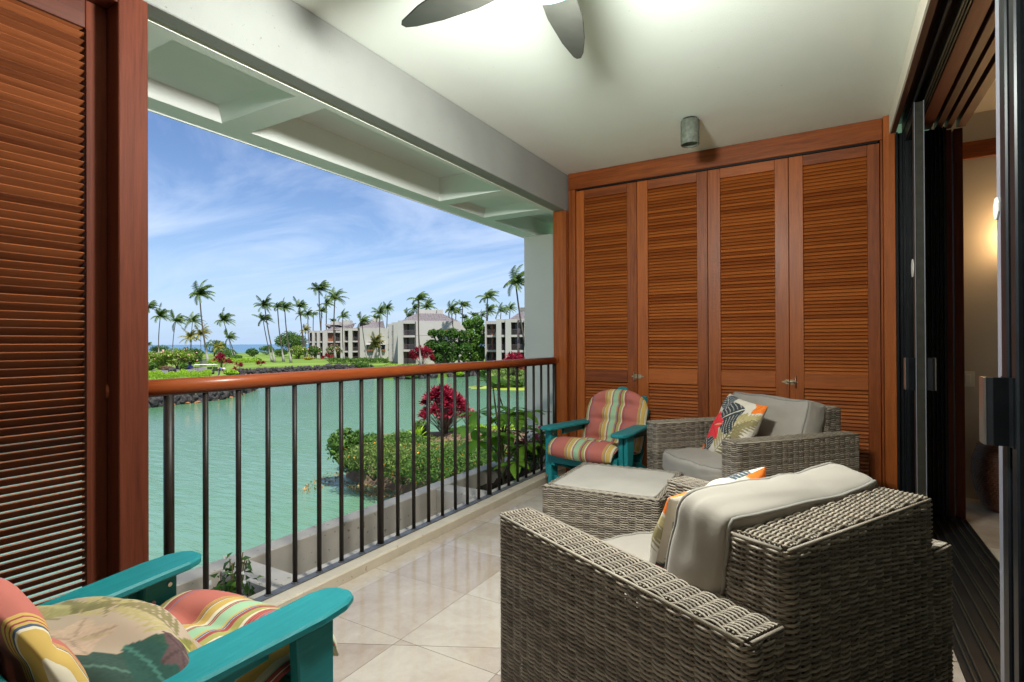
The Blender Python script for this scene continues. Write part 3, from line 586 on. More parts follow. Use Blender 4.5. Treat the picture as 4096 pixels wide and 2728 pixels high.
# ------------------------------------------------------------------ woven rattan
def strands(P, N, B, rn, rb, k=5, closed=False):
    """P,N,B: (rows, samples, 3) centre, normal, binormal; returns verts, quads"""
    rws, s, _ = P.shape; w = 2 * np.pi * np.arange(k) / k + .3
    V = P[:, :, None, :] + N[:, :, None, :] * (rn * np.cos(w))[None, None, :, None] + B[:, :, None, :] * (rb * np.sin(w))[None, None, :, None]
    idx = np.arange(rws * s * k).reshape(rws, s, k); nx = np.roll(idx, -1, axis=2)
    if closed: a, b, c, d = idx, nx, np.roll(nx, -1, axis=1), np.roll(idx, -1, axis=1)
    else: a, b, c, d = idx[:, :-1], nx[:, :-1], nx[:, 1:], idx[:, 1:]
    return V.reshape(-1, 3), np.stack([a, b, c, d], -1).reshape(-1, 4)
def join(parts):
    V, Fq, o = [], [], 0
    for v, f in parts: V.append(v); Fq.append(f + o); o += len(v)
    return np.concatenate(V), np.concatenate(Fq)
def rounded_rect(x0, x1, y0, y1, r, ds):
    pts, nr = [], []
    for cx_, cy_, a0 in ((x1 - r, y0 + r, -90), (x1 - r, y1 - r, 0), (x0 + r, y1 - r, 90), (x0 + r, y0 + r, 180)):
        for t in range(7):
            a = R(a0 + 15 * t); pts.append((cx_ + r * math.cos(a), cy_ + r * math.sin(a)))
    P = np.array(pts + [pts[0]]); d = np.r_[0, np.cumsum(np.linalg.norm(np.diff(P, axis=0), axis=1))]; L = d[-1]
    n = int(round(L / ds)); s = np.arange(n) * L / n
    X = np.stack([np.interp(s, d, P[:, 0]), np.interp(s, d, P[:, 1])], 1); T = np.roll(X, -1, 0) - np.roll(X, 1, 0); T /= np.linalg.norm(T, axis=1)[:, None]
    return X, np.stack([T[:, 1], -T[:, 0]], 1), s, L
PIT, CPW, AMP = .0058, .040, .0046
def weave_loop(x0, x1, y0, y1, z0, z1, warp=None, r=.018, spc=4):
    per = 2 * (x1 - x0 + y1 - y0); nc = int(round(per / CPW / 2)) * 2
    X, Nn, s, L = rounded_rect(x0, x1, y0, y1, r, per / (nc * spc)); m = len(s); cw = L / nc
    rows = int(round((z1 - z0) / PIT)); z = z0 + (np.arange(rows) + .5) * (z1 - z0) / rows
    ph = np.cos(np.pi * s[None, :] / cw + np.pi * np.arange(rows)[:, None])
    ph = np.sign(ph) * np.abs(ph) ** .7
    jit = nrg.normal(0, .0006, (rows, m)); jit = (jit + np.roll(jit, 1, 1) + np.roll(jit, 2, 1) + np.roll(jit, 3, 1)) / 2
    P = np.zeros((rows, m, 3)); P[:, :, :2] = X[None] + Nn[None] * (AMP * ph)[:, :, None]; P[:, :, 2] = z[:, None] + jit
    N = np.zeros((rows, m, 3)); N[:, :, :2] = Nn[None]; B = np.zeros((rows, m, 3)); B[:, :, 2] = 1
    wv = strands(P, N, B, .0029, .0036, 4, True); st = []
    for c in range(nc):
        i = int(round(c * m / nc)) % m; T = np.array([-Nn[i, 1], Nn[i, 0]])
        for o in (-.0055, .0055):
            q = np.zeros((1, 6, 3)); q[0, :, :2] = X[i] + T * o; q[0, :, 2] = np.linspace(z0, z1, 6)
            n3 = np.zeros((1, 6, 3)); n3[0, :, 0] = 1; b3 = np.zeros((1, 6, 3)); b3[0, :, 1] = 1; st.append(strands(q, n3, b3, .0036, .0036, 4))
    stv = join(st)
    if warp:
        wv = (warp(wv[0]), wv[1]); stv = (warp(stv[0]), stv[1])
    return wv, stv
def weave_flat(o, a, b, nrm, La, Lb, spc=4):
    """strands run along a (length La) on a sheet whose rows step along b (length Lb)"""
    o, a, b, nrm = map(np.array, (o, a, b, nrm)); nc = max(2, int(round(La / CPW))); m = nc * spc + 1; s = np.linspace(0, La, m); rows = max(2, int(round(Lb / PIT))); t = (np.arange(rows) + .5) * Lb / rows
    ph = np.cos(np.pi * s[None] / (La / nc) + np.pi * np.arange(rows)[:, None]); ph = np.sign(ph) * np.abs(ph) ** .7
    P = o[None, None] + a[None, None] * s[None, :, None] + b[None, None] * t[:, None, None] + nrm[None, None] * (AMP * ph)[:, :, None]
    N = np.broadcast_to(nrm, P.shape); B = np.broadcast_to(b, P.shape); wv = strands(P, N, B, .0029, .0036, 4); st = []
    for c in range(nc + 1):
        for e in (-.0055, .0055):
            q = np.stack([o + a * (c * La / nc + e) + b * u for u in np.linspace(0, Lb, 4)])[None]; st.append(strands(q, np.broadcast_to(a, q.shape), np.broadcast_to(nrm, q.shape), .0036, .0036, 4))
    return wv, join(st)
def weave_obj(name, wv, st, parent):
    V, Fq = join([wv, st]); me = np_mesh(V, Fq, [wicker, stake_m], True); mi = np.zeros(len(Fq), dtype=np.int32); mi[len(wv[1]):] = 1; me.polygons.foreach_set('material_index', mi)
    o = place(name, me, parent); o['kind'] = 'stuff'; return o
def comb(*ps): return join([p[0] for p in ps]), join([p[1] for p in ps])
CW, CD, AH, AW, BH = .927, .923, .629, .122, .778
def make_armchair(label, loc, rz):
    t = thing('wicker_armchair', label, 'armchair', loc, rz, 'grey wicker armchairs')
    for s in (-1, 1):
        x0, x1 = sorted((s * CW / 2, s * (CW / 2 - AW))); arm = weave_loop(x0, x1, -CD / 2, CD / 2, .03, AH - .004)
        top = weave_flat((x0 + .008, -CD / 2 + .006, AH), (0, 1, 0), (1, 0, 0), (0, 0, 1), CD - .012, AW - .016)
        weave_obj('arm', *comb(arm, top), t)
        e = MB()
        for pts in ([(x0, -CD / 2 + .01), (x0, CD / 2 - .01)], [(x1, -CD / 2 + .01), (x1, CD / 2 - .01)], [(x0 + .01, -CD / 2), (x1 - .01, -CD / 2)], [(x0 + .01, CD / 2), (x1 - .01, CD / 2)]):
            e.tube([(a, b, AH - .001) for a, b in pts], .0044, 6)
        sub('arm_edge', e, wicker, t, True)
    xb = CW / 2 - AW - .004; yb = CD / 2
    def lean(V):
        V = V.copy(); f = np.clip((V[:, 2] - .30) / (BH - .30), 0, 1); V[:, 1] = yb - (yb - V[:, 1]) * (1.45 - .45 * f); return V
    back = weave_loop(-xb, xb, yb - .132, yb, .03, BH - .004, lean); btop = weave_flat((-xb + .006, yb - .126, BH), (1, 0, 0), (0, 1, 0), (0, 0, 1), 2 * xb - .012, .116)
    weave_obj('backrest', *comb(back, btop), t)
    e = MB()
    for pts in ([(-xb + .01, yb), (xb - .01, yb)], [(-xb + .01, yb - .132), (xb - .01, yb - .132)], [(-xb, yb - .12), (-xb, yb - .01)], [(xb, yb - .12), (xb, yb - .01)]): e.tube([(a, b, BH - .001) for a, b in pts], .0044, 6)
    sub('back_edge', e, wicker, t, True)
    weave_obj('apron', *weave_flat((-xb, -CD / 2 + .03, .05), (1, 0, 0), (0, 0, 1), (0, -1, 0), 2 * xb, .25), t)
    sub('seat_deck', MB().box(-xb + .003, xb - .003, -CD / 2 + .045, yb - .20, .27, .298), stake_m, t)
    for sx in (-1, 1):
        for sy in (-1, 1): sub('foot', MB().lathe([(0, 0), (.018, 0), (.02, .03), (0, .03)], 10, (sx * (CW / 2 - .06), sy * (CD / 2 - .06), 0)), black, t)
    return t
NEAR = ((-.330, 1.725, 0), R(-117.5)); FAR = ((-.492, 3.895, 0), R(-41.9))
ch1 = make_armchair('grey wicker armchair seen from behind, filling the lower right foreground', *NEAR)
ch2 = copy_tree(ch1); ch2.location, ch2.rotation_euler = FAR[0], (0, 0, FAR[1]); ch2['label'] = 'grey wicker armchair against the louvered doors, facing the ottoman'; MW[ch2] = Matrix.Translation(FAR[0]) @ Matrix.Rotation(FAR[1], 4, 'Z')
OT = ((-1.043, 2.925, 0), R(3.0)); OW, OD, OH = .625, .655, .425
ot = thing('ottoman', 'grey wicker ottoman with a stained flat cushion set into its top', 'ottoman', *OT)
body = weave_loop(-OW / 2, OW / 2, -OD / 2, OD / 2, .03, OH - .004); rw = .045
tops = [weave_flat((-OW / 2 + .005, -OD / 2 + .005, OH), (1, 0, 0), (0, 1, 0), (0, 0, 1), OW - .01, rw), weave_flat((-OW / 2 + .005, OD / 2 - rw - .005, OH), (1, 0, 0), (0, 1, 0), (0, 0, 1), OW - .01, rw),
        weave_flat((-OW / 2 + .005, -OD / 2 + rw, OH), (0, 1, 0), (1, 0, 0), (0, 0, 1), OD - 2 * rw, rw * .6), weave_flat((OW / 2 - rw * .6 - .005, -OD / 2 + rw, OH), (0, 1, 0), (1, 0, 0), (0, 0, 1), OD - 2 * rw, rw * .6)]
weave_obj('base', *comb(body, *tops), ot); sub('deck', MB().box(-OW / 2 + .012, OW / 2 - .012, -OD / 2 + .012, OD / 2 - .012, .37, .385), stake_m, ot)

# ------------------------------------------------------------------ cushions
def soft_box(hx, hy, hz, n=14, p=7.0, bulge=.02, shape=None, seed=0, wr=.004):
    V, Fq, ix = [], [], {}
    def vid(a, b, c):
        k = (a, b, c)
        if k not in ix: ix[k] = len(V); V.append(k)
        return ix[k]
    for ax in range(3):
        for sg in (0, n):
            for i in range(n):
                for j in range(n):
                    q = []
                    for di, dj in ((0, 0), (1, 0), (1, 1), (0, 1)):
                        c = [0, 0, 0]; c[ax] = sg; c[(ax + 1) % 3] = i + di; c[(ax + 2) % 3] = j + dj; q.append(vid(*c))
                    Fq.append(q if sg else q[::-1])
    A0 = np.array(V) / n * 2 - 1.0
    def fmap(A):
        A = np.sign(A) * np.abs(A) ** .8; pn = (np.abs(A) ** p).sum(1) ** (1 / p); A = A * (np.abs(A).max(1) / pn)[:, None]
        Q = A * np.array([hx, hy, hz]); Q[:, 2] += np.sign(A[:, 2]) * bulge * np.abs(A[:, 2]) * (1 - A[:, 0] ** 2) * (1 - A[:, 1] ** 2)
        Q[:, 1] += np.sign(A[:, 1]) * bulge * .6 * np.abs(A[:, 1]) * (1 - A[:, 0] ** 2) * (1 - A[:, 2] ** 2); Q[:, 0] += np.sign(A[:, 0]) * bulge * .6 * np.abs(A[:, 0]) * (1 - A[:, 1] ** 2) * (1 - A[:, 2] ** 2)
        r_ = np.random.default_rng(seed)
        for _ in range(11):
            k = r_.normal(size=3) * np.array([8, 8, 5]); ph_ = r_.uniform(0, 6.28); Q += (wr * .4 * np.sin(A @ k + ph_))[:, None] * np.sign(A) * np.array([.4, .4, 1])
        return shape(Q, A) if shape else Q
    return fmap(A0), np.array(Fq), fmap
def piping(parent, fmap, az, r, mat, name='piping'):
    q = np.linspace(-1, 1, 22)[:-1]; L_ = [(t, -1, az) for t in q] + [(1, t, az) for t in q] + [(-t, 1, az) for t in q] + [(-1, -t, az) for t in q]
    Q = fmap(np.array(L_, dtype=float)); c = Q.mean(0); Q = c + (Q - c) * 1.004; pts = [tuple(v) for v in Q]; return sub(name, MB().tube(pts + pts[:2], r, 6, False), mat, parent, True)
def chair_cushions(pose, sl, bl, seed):
    loc, rz = pose; M0 = Matrix.Translation(loc) @ Matrix.Rotation(rz, 4, 'Z')
    p = M0 @ Vector((0, -.075, .375)); hx, hy, hz = CW / 2 - AW - .012, .365, .075
    def sh(Q, A):
        Q = Q.copy(); f = np.clip(-A[:, 1], 0, 1) ** 3; Q[:, 1] -= .045 * f * (1 - .8 * A[:, 0] ** 2); return Q
    Q, Fq, fm = soft_box(hx, hy, hz, 16, 9, .012, sh, seed); s = place('seat_cushion', np_mesh(Q, Fq, grey_fab), None, p, (0, 0, rz)); tag(s, sl, 'cushion', 'taupe seat cushions')
    piping(s, fm, .93, .0055, grey_pipe); piping(s, fm, -.93, .0055, grey_pipe)
    hx2, hy2, hz2 = CW / 2 - AW - .004, .195, .088
    def sh2(Q, A):
        Q = Q.copy(); f = np.clip(A[:, 1], 0, 1); Q[:, 1] += .022 * f * np.abs(A[:, 0]) ** 2.5 - .022 * f * (1 - A[:, 0] ** 2); Q[:, 2] *= 1 + .18 * np.clip(-A[:, 1], -1, 1); Q[:, 0] *= 1 + .03 * f; Q[:, 1] += .012 * np.sin(A[:, 0] * 3 + seed); return Q
    Q, Fq, fm = soft_box(hx2, hy2, hz2, 22, 13, .028, sh2, seed + 3, .003)
    p2 = M0 @ Vector((0, CD / 2 - .236, .632)); o = place('back_cushion', np_mesh(Q, Fq, grey_fab), None, p2, (R(90 - 13), 0, rz)); tag(o, bl, 'cushion', 'taupe back cushions')
    piping(o, fm, .93, .0055, grey_pipe); piping(o, fm, -.93, .0055, grey_pipe)
chair_cushions(NEAR, 'taupe seat cushion of the wicker chair in the foreground', 'large taupe back cushion in the foreground chair, seen from behind', 1)
chair_cushions(FAR, 'taupe seat cushion of the far wicker chair by the doors', 'plump taupe back cushion in the far chair, behind the tropical pillow', 8)
def osh(Q, A):
    Q = Q.copy(); return Q
Q, Fq, fm = soft_box(OW / 2 - .026, OD / 2 - .045, .026, 12, 14, .003, None, 4, .0015)
oc = place('ottoman_cushion', np_mesh(Q, Fq, stained), None, (OT[0][0], OT[0][1], .406), (0, 0, OT[1])); tag(oc, 'flat taupe cushion with faint stains on top of the ottoman', 'cushion'); piping(oc, fm, .9, .004, grey_pipe)

# printed pillows: the print is per-vertex colour on a dense grid
def leafmask(U, V, u0, v0, ang, L, W, tip=1.0):
    c, s = math.cos(ang), math.sin(ang); x = (U - u0) * c + (V - v0) * s; y = -(U - u0) * s + (V - v0) * c; t = np.clip(x / L, 0, 1)
    return (x > 0) & (x < L) & (np.abs(y) < W * np.sin(np.pi * t ** tip) ** .8), x, y
def paint(C, m, c): C[m] = np.array(c) * (1 + .06 * nrg.normal(size=(int(m.sum()), 1)))
def frond(C, U, V, u0, v0, ang, L, w, c, n=11, sp=1.0):
    for i in range(n):
        t = (i + 1) / (n + .5); bx, by = u0 + math.cos(ang) * L * t, v0 + math.sin(ang) * L * t
        for s in (-1, 1):
            m, _, _ = leafmask(U, V, bx, by, ang + s * (1.0 - .45 * t) * sp, L * .5 * (1.1 - t * .75), w); paint(C, m, tuple(x * (1 + .25 * s) for x in c))
    m, _, _ = leafmask(U, V, u0, v0, ang, L, w * .7); paint(C, m, tuple(x * .7 for x in c))
def monstera(C, U, V, u0, v0, ang, L, c, gap):
    c_, s_ = math.cos(ang), math.sin(ang); x = ((U - u0) * c_ + (V - v0) * s_) / L; y = (-(U - u0) * s_ + (V - v0) * c_) / L
    m = (x > 0) & (x < 1) & (np.abs(y) < .62 * np.sin(np.pi * np.clip(x, 0, 1) ** .62) ** .75); paint(C, m, c)
    sl = m & (np.abs(np.sin((x * 7.5 + np.abs(y) * 3.5) * np.pi / 1.0)) < .22) & (np.abs(y) > .09); paint(C, sl, gap)
    paint(C, m & (np.abs(y) < .018), gap)
def hibiscus(C, U, V, u0, v0, r_, c, st=(.85, .35, .18)):
    for i in range(5):
        m, x, y = leafmask(U, V, u0, v0, i * 2 * math.pi / 5 + .5, r_, r_ * .36, .75); paint(C, m, c)
        paint(C, m & (np.abs(y) < .012), tuple(q * .7 for q in c))
    m, _, _ = leafmask(U, V, u0, v0, .3, r_ * .9, .025); paint(C, m, st)
CREAM = (.66, .58, .48)
def print_bold(U, V, side):
    C = np.tile(np.array(CREAM), (len(U), 1)); k, ol, rd, orr = (.045, .055, .06), (.30, .24, .10), (.80, .05, .06), (.85, .20, .03)
    frond(C, U, V, -.1, -.95, 1.05, 1.55, .045, ol, 12); frond(C, U, V, .2, -.2, .75, 1.1, .04, (.36, .29, .14), 10)
    monstera(C, U, V, -.30, .05, .75, .95, k, CREAM); monstera(C, U, V, -.75, -.35, -1.35, .75, (.06, .07, .08), CREAM); monstera(C, U, V, -.75, .95, -.9, .6, (.06, .08, .10), CREAM)
    frond(C, U, V, -1.0, .2, -.9, .8, .03, (.08, .09, .09), 8); frond(C, U, V, .9, -.9, 2.2, .7, .03, (.09, .09, .08), 8)
    hibiscus(C, U, V, -.52, -.12, .52, rd); hibiscus(C, U, V, .92, 1.0, .42, orr); hibiscus(C, U, V, -1.0, -.95, .3, orr)
    if side: hibiscus(C, U, V, .1, -.4, .4, orr)
    return C
def print_muted(U, V, side):
    C = np.tile(np.array((.40, .30, .225)), (len(U), 1)); C += (.06 * np.sin(U * 3 + V * 2))[:, None] * np.array([1, .6, .5])
    for i in range(5): frond(C, U, V, -.7 + .35 * i, -.2 + .25 * (i % 2), .9 + .5 * i, .65, .03, (.30, .24, .115), 8)
    frond(C, U, V, -.2, -.1, 2.2, .7, .035, (.26, .23, .11), 9)
    for a, b, an, L, W, c in ((.15, -.95, .6, 1.3, .28, (.035, .075, .05)), (-.4, -.95, .25, 1.1, .22, (.04, .07, .055)), (.3, -.5, -.3, .9, .2, (.03, .075, .06)), (.5, .95, -2.2, .7, .16, (.13, .22, .15)), (-.9, .9, -.4, .8, .14, (.16, .24, .19)), (.65, -.2, .9, .6, .13, (.22, .20, .06))):
        m, x, y = leafmask(U, V, a, b, an, L, W); paint(C, m, c); paint(C, m & (np.abs(y) < .012), tuple(q * 2.2 for q in c))
    hibiscus(C, U, V, -.1, -.45, .30, (.42, .30, .215), (.36, .27, .17)); hibiscus(C, U, V, .75, -.35, .22, (.12, .07, .07), (.2, .12, .1)); m = (U - .95) ** 2 + (V - .1) ** 2 < .05; paint(C, m, (.38, .28, .10)); return C
def pillow(name, half, T, fn, loc, rot, label, n=104, shape=None, seed=0):
    g = np.linspace(-1, 1, n); u, v = np.meshgrid(g, g, indexing='ij'); V_, C_, F_ = [], [], []
    rr = np.random.default_rng(seed); wr = sum(np.sin(u * rr.normal() * 5 + v * rr.normal() * 5 + rr.uniform(0, 6)) for _ in range(7)) * .0035
    edge = (1 - u ** 2) * (1 - v ** 2); th = T * np.clip(edge, 0, 1) ** .42 + wr * np.clip(edge * 6, 0, 1)
    x = u * half * (1 - .10 * (1 - v ** 2) * 0 - .07 * (1 - np.abs(v) ** 2) * np.abs(u) ** 3); y = v * half * (1 - .07 * (1 - np.abs(u) ** 2) * np.abs(v) ** 3)
    for s in (1, -1):
        P = np.stack([x, y, s * th], -1).reshape(-1, 3); V_.append(P); C_.append(fn(u.ravel() * s, v.ravel(), s < 0))
        idx = np.arange(n * n).reshape(n, n) + (0 if s > 0 else n * n); q = np.stack([idx[:-1, :-1], idx[1:, :-1], idx[1:, 1:], idx[:-1, 1:]], -1).reshape(-1, 4); F_.append(q if s > 0 else q[:, ::-1])
    V_ = np.concatenate(V_)
    if shape is not None: V_ = shape(V_)
    o = place(name, np_mesh(V_, np.concatenate(F_), printed, True, None, np.clip(np.concatenate(C_), .01, .95)), None, loc, rot); tag(o, label, 'pillow'); return o
def in_chair(pose, x, y, z): return (Matrix.Translation(pose[0]) @ Matrix.Rotation(pose[1], 4, 'Z')) @ Vector((x, y, z))
pillow('throw_pillow', .225, .075, print_bold, in_chair(FAR, -.02, -.075, .615), (R(64), R(5), FAR[1] - R(10)), 'tropical print pillow with a red hibiscus, sitting in the far wicker chair', seed=2)
pillow('throw_pillow', .215, .070, print_bold, in_chair(NEAR, .055, .035, .605), (R(70), R(4), NEAR[1]), 'tropical print pillow half hidden behind the foreground back cushion', seed=4)

# ------------------------------------------------------------------ Adirondack chairs
ARMX = .302
def make_adirondack(label, loc, rz):
    t = thing('garden_chair', label, 'garden chair', loc, rz, 'teal slatted garden chairs')
    for s in (-1, 1):
        arm = [(-.058, .36), (-.062, .05), (-.068, -.22), (-.066, -.31), (-.05, -.352), (-.022, -.372), (.018, -.374), (.047, -.355), (.063, -.315), (.066, -.24), (.060, .05), (.050, .36)]
        pts = [(s * (ARMX - .11 * max(0, y + .25)) + s * x, y) for x, y in arm]
        if s < 0: pts = pts[::-1]
        sub('arm', MB().prism(pts, .527, .551), teal, t, bevel=.006)
        sub('front_leg', MB().box(s * ARMX - .017, s * ARMX + .017, -.300, -.205, .0, .5265), teal, t, bevel=.004)
        xo = s * (ARMX + .018); br = [(-.285, .526), (-.170, .526), (-.175, .42), (-.195, .34), (-.225, .24), (-.25, .18), (-.285, .17)]
        M = Matrix(((0, 0, 1, 0), (1, 0, 0, 0), (0, 1, 0, 0), (0, 0, 0, 1)))
        sub('arm_bracket', MB().prism(br, min(xo, xo + s * .030), max(xo, xo + s * .030), M), teal, t, bevel=.004)
        sr = [(-.315, .36), (-.315, .255), (-.20, .235), (.42, .0), (.52, .0), (.52, .06), (.10, .27), (-.25, .37)]
        xs0 = s * (ARMX - .055); sub('side_rail', MB().prism(sr, min(xs0, xs0 + s * .03), max(xs0, xs0 + s * .03), M), teal, t, bevel=.004)
        sub('arm_rail', MB().box(min(s * .262, s * .284), max(s * .262, s * .284), -.15, .33, .475, .5265), teal, t, bevel=.003)
        for y, z in ((-.275, .490), (-.228, .455)): sub('bolt', MB().tube([(s * (ARMX - .0175), y, z), (s * (ARMX - .0225), y, z)], .0065, 10), steel, t)
    sub('front_apron', MB().box(-ARMX + .0175, ARMX - .0175, -.318, -.296, .275, .365), teal, t, bevel=.003)
    sub('stretcher', MB().box(-ARMX + .0175, ARMX - .0175, -.27, -.248, .10, .165), teal, t, bevel=.003)
    for i in range(6):
        y = -.285 + i * .07; z = .372 - i * .017; sub('seat_slat', MB().box(-.255, .255, -.030, .030, 0, .018, Matrix.Translation((0, y, z)) @ Matrix.Rotation(R(-14), 4, 'X')), teal, t, bevel=.003)
    TL = R(21)
    for i, x in enumerate((-.212, -.106, 0, .106, .212)):
        L = .675 - (abs(x) / .212) ** 2 * .12; w = .046; p = [(-w, 0), (w, 0)] + [(w * math.cos(a), L - .02 + .02 * math.sin(a) * (1 if x == 0 else 1) - .05 * abs(x) / .212 * (math.cos(a) * (1 if x > 0 else -1 if x < 0 else 0) + 1) / 2) for a in np.linspace(0, math.pi, 9)]
        M = Matrix.Translation((0, .125, .20)) @ Matrix.Rotation(-TL, 4, 'X') @ Matrix(((1, 0, 0, x), (0, 0, -1, 0), (0, 1, 0, 0), (0, 0, 0, 1)))
        sub('back_slat', MB().prism(p, -.019, 0, M), teal, t, bevel=.003)
    for z, y in ((.45, .245), (.70, .345)): sub('back_brace', MB().box(-.26 if z < .6 else -.22, .26 if z < .6 else .22, y, y + .022, z, z + .06), teal, t, bevel=.003)
    return t
def seat_back_cushion(pose, label, u0, seed, usg=1):
    """one long tufted cushion: rolled front edge, seat, then up the back to a rounded top"""
    path = [(-.385, .355), (-.36, .405), (-.30, .435), (-.18, .415), (-.05, .375), (.06, .345), (.115, .345), (.150, .40), (.185, .48), (.225, .58), (.265, .68), (.30, .765), (.318, .81)]
    pp = np.array(path); d = np.r_[0, np.cumsum(np.linalg.norm(np.diff(pp, axis=0), axis=1))]; L = d[-1]; nv, nu = 96, 61
    s = np.linspace(0, L, nv); C_ = np.stack([np.interp(s, d, pp[:, 0]), np.interp(s, d, pp[:, 1])], 1)
    for _ in range(3): C_[1:-1] = (C_[:-2] + 2 * C_[1:-1] + C_[2:]) / 4
    T = np.gradient(C_, axis=0); T /= np.linalg.norm(T, axis=1)[:, None]; N = np.stack([-T[:, 1], T[:, 0]], 1)
    uu = np.linspace(-1, 1, nu); hw = np.full(nv, .272)
    f = np.clip((s - (L - .21)) / .21, 0, 1); hw *= np.clip(1 - f ** 2.8, .02, 1) ** .5; g = np.clip(1 - s / .10, 0, 1); hw *= 1 - .06 * g; seatw = np.clip((.52 - s) / .2, 0, 1); hw += .012 * seatw
    th = np.zeros((nu, nv)); base = .058
    end = np.clip(np.minimum(s / .05, (L - s) / .05), 0, 1) ** .5
    th = base * np.clip(1 - np.abs(uu)[:, None] ** 4, 0, 1) ** .5 * end[None, :]
    tv = [.20, .40, .62, .78, .92]; tu = [-.42, .42]
    S, U = s[None, :], uu[:, None]
    for a in tv:
        th -= .016 * np.exp(-((S - a) / .022) ** 2) * np.clip(th / base, 0, 1)
        for b in tu: th -= .030 * np.exp(-(((S - a) / .035) ** 2 + ((U - b) / .16) ** 2)) * np.clip(th / base, 0, 1)
    th -= .012 * np.exp(-((S - .53) / .03) ** 2); th = np.maximum(th, .004)
    rr = np.random.default_rng(seed); th += np.clip(th / base, 0, 1) * sum(.0016 * np.sin(U * rr.normal() * 5 + S * rr.normal() * 22 + rr.uniform(0, 6)) for _ in range(6))
    V, UV, F_ = [], [], []
    for sd_, k in ((1, 1.0), (-1, .35)):
        Y = C_[None, :, 0] + N[None, :, 0] * th * sd_ * k; Zz = C_[None, :, 1] + N[None, :, 1] * th * sd_ * k; Xx = uu[:, None] * hw[None, :] * np.ones((nu, nv))
        sag = .02 * (1 - U ** 2) * np.clip((.3 - S) / .3, 0, 1); Zz = Zz - sag
        V.append(np.stack([Xx, Y, Zz], -1).reshape(-1, 3)); UV.append(np.stack([np.broadcast_to(u0 + usg * uu[:, None] * hw[None, :] / .305, (nu, nv)), np.broadcast_to(S / .27, (nu, nv))], -1).reshape(-1, 2))
        idx = np.arange(nu * nv).reshape(nu, nv) + (0 if sd_ > 0 else nu * nv); q = np.stack([idx[:-1, :-1], idx[1:, :-1], idx[1:, 1:], idx[:-1, 1:]], -1).reshape(-1, 4); F_.append(q if sd_ > 0 else q[:, ::-1])
    V = np.concatenate(V); a = np.arange(nu * nv).reshape(nu, nv); b_ = a + nu * nv
    for A_, B_ in ((a[0], b_[0]), (a[-1][::-1], b_[-1][::-1]), (a[:, -1], b_[:, -1]), (a[::-1, 0], b_[::-1, 0])): F_.append(np.stack([A_[:-1], A_[1:], B_[1:], B_[:-1]], -1))
    o = place('chair_cushion', np_mesh(V, np.concatenate(F_), striped, True, np.concatenate(UV)), None, pose[0], (0, 0, pose[1])); tag(o, label, 'cushion', 'striped garden chair cushions'); return o
ADF = ((-1.545, 4.02, 0), R(-7.0)); ADN = ((-1.383, .61, 0), R(180 + 5.0))
a1 = make_adirondack('teal slatted garden chair in the far corner by the louvered doors', *ADF)
a2 = copy_tree(a1); a2.location, a2.rotation_euler = ADN[0], (0, 0, ADN[1]); a2['label'] = 'teal slatted garden chair at the lower left, facing away'; MW[a2] = Matrix.Translation(ADN[0]) @ Matrix.Rotation(ADN[1], 4, 'Z')
seat_back_cushion(ADF, 'striped tufted cushion on the far teal chair, its front edge rolled', .535, 1); seat_back_cushion(ADN, 'striped tufted cushion on the near teal chair at the lower left', .535, 2, -1)
def crumple(V):
    V = V.copy(); x, y = V[:, 0].copy(), V[:, 1].copy(); V[:, 1] *= .86; V[:, 2] += .030 * np.cos(y * 13 + x * 4) - .9 * x * x + .012 * np.sin(x * 22 + y * 15) * np.cos(y * 9); V[:, 2] -= .02 * np.exp(-((y - .03 - .25 * x) / .018) ** 2); return V
pillow('throw_pillow', .235, .080, print_muted, (-1.325, .53, .545), (R(-10), R(16), R(40)), 'crumpled muted palm print pillow lying in the near teal chair', shape=crumple, seed=9)

# ------------------------------------------------------------------ water, land, sea
WZ, LZ = -3.6, -2.9
def slab(name, pts, z0, z1, mat):
    a = sum(pts[i][0] * pts[(i + 1) % len(pts)][1] - pts[(i + 1) % len(pts)][0] * pts[i][1] for i in range(len(pts)))
    if a < 0: pts = pts[::-1]
    o = MB().prism(pts, z0, z1).obj(name, mat); o['kind'] = 'structure'; return o
def xy(p): return (p.x, p.y)
def Rv(a, b): return (580 + .3827 * a, 1480 + .3827 * b)
def Rw(a, b): return (1400 + .3827 * a, 1480 + .3827 * b)
def Rb(a, b): return (1550 + .2378 * a, 1230 + .2378 * b)
sh_left = [(-44.9, 8), (-44.88, 21.2), (-45.1, 22.5), (-45.25, 24.7), (-45.8, 27.4), (-48.1, 30.5), (-52.6, 35.3), (-56, 37)]
sh_far = [(-72, 44), (-80.5, 52.1), (-79.5, 55.3), (-78.8, 61.7), (-79.8, 70.7), (-76.3, 69.7), (-74.4, 74.6), (-73.5, 78.2), (-66, 67), (-56, 57)]
sh_right = [(-52.2, 54.3), (-51.3, 54.4), (-50, 55.1), (-48, 57.4), (-46.9, 59.4), (-47, 62.2), (-45.5, 63.7), (-46.0, 68.0), (-40.7, 61.7), (-31.9, 49.5), (-30.6, 48.8), (-28.6, 51.1), (-10, 62), (60, 80)]
land = sh_left + sh_far + sh_right + [(220, 160), (120, 300), (-60, 330), (-190, 250), (-255, 160), (-300, 60), (-260, -80), (-60, -40)]
slab('lawn', land, -6.5, LZ, grass_m)
pond_pts = [(-44, -60), (10, -60), (40, 40), (65, 90), (-40, 100), (-85, 95), (-95, 45), (-60, 30)]
o = MB().add([(x, y, WZ) for x, y in [(-70, -60), (60, -60), (70, 90), (-40, 110), (-95, 100), (-95, 20)]], [(0, 1, 2, 3, 4, 5)]).obj('pond_water', pond_m); o['kind'] = 'structure'
o = MB().add([(-60000, -60000, -5), (60000, -60000, -5), (60000, 60000, -5), (-60000, 60000, -5)], [(0, 1, 2, 3)]).obj('sea', sea_m); o['kind'] = 'structure'
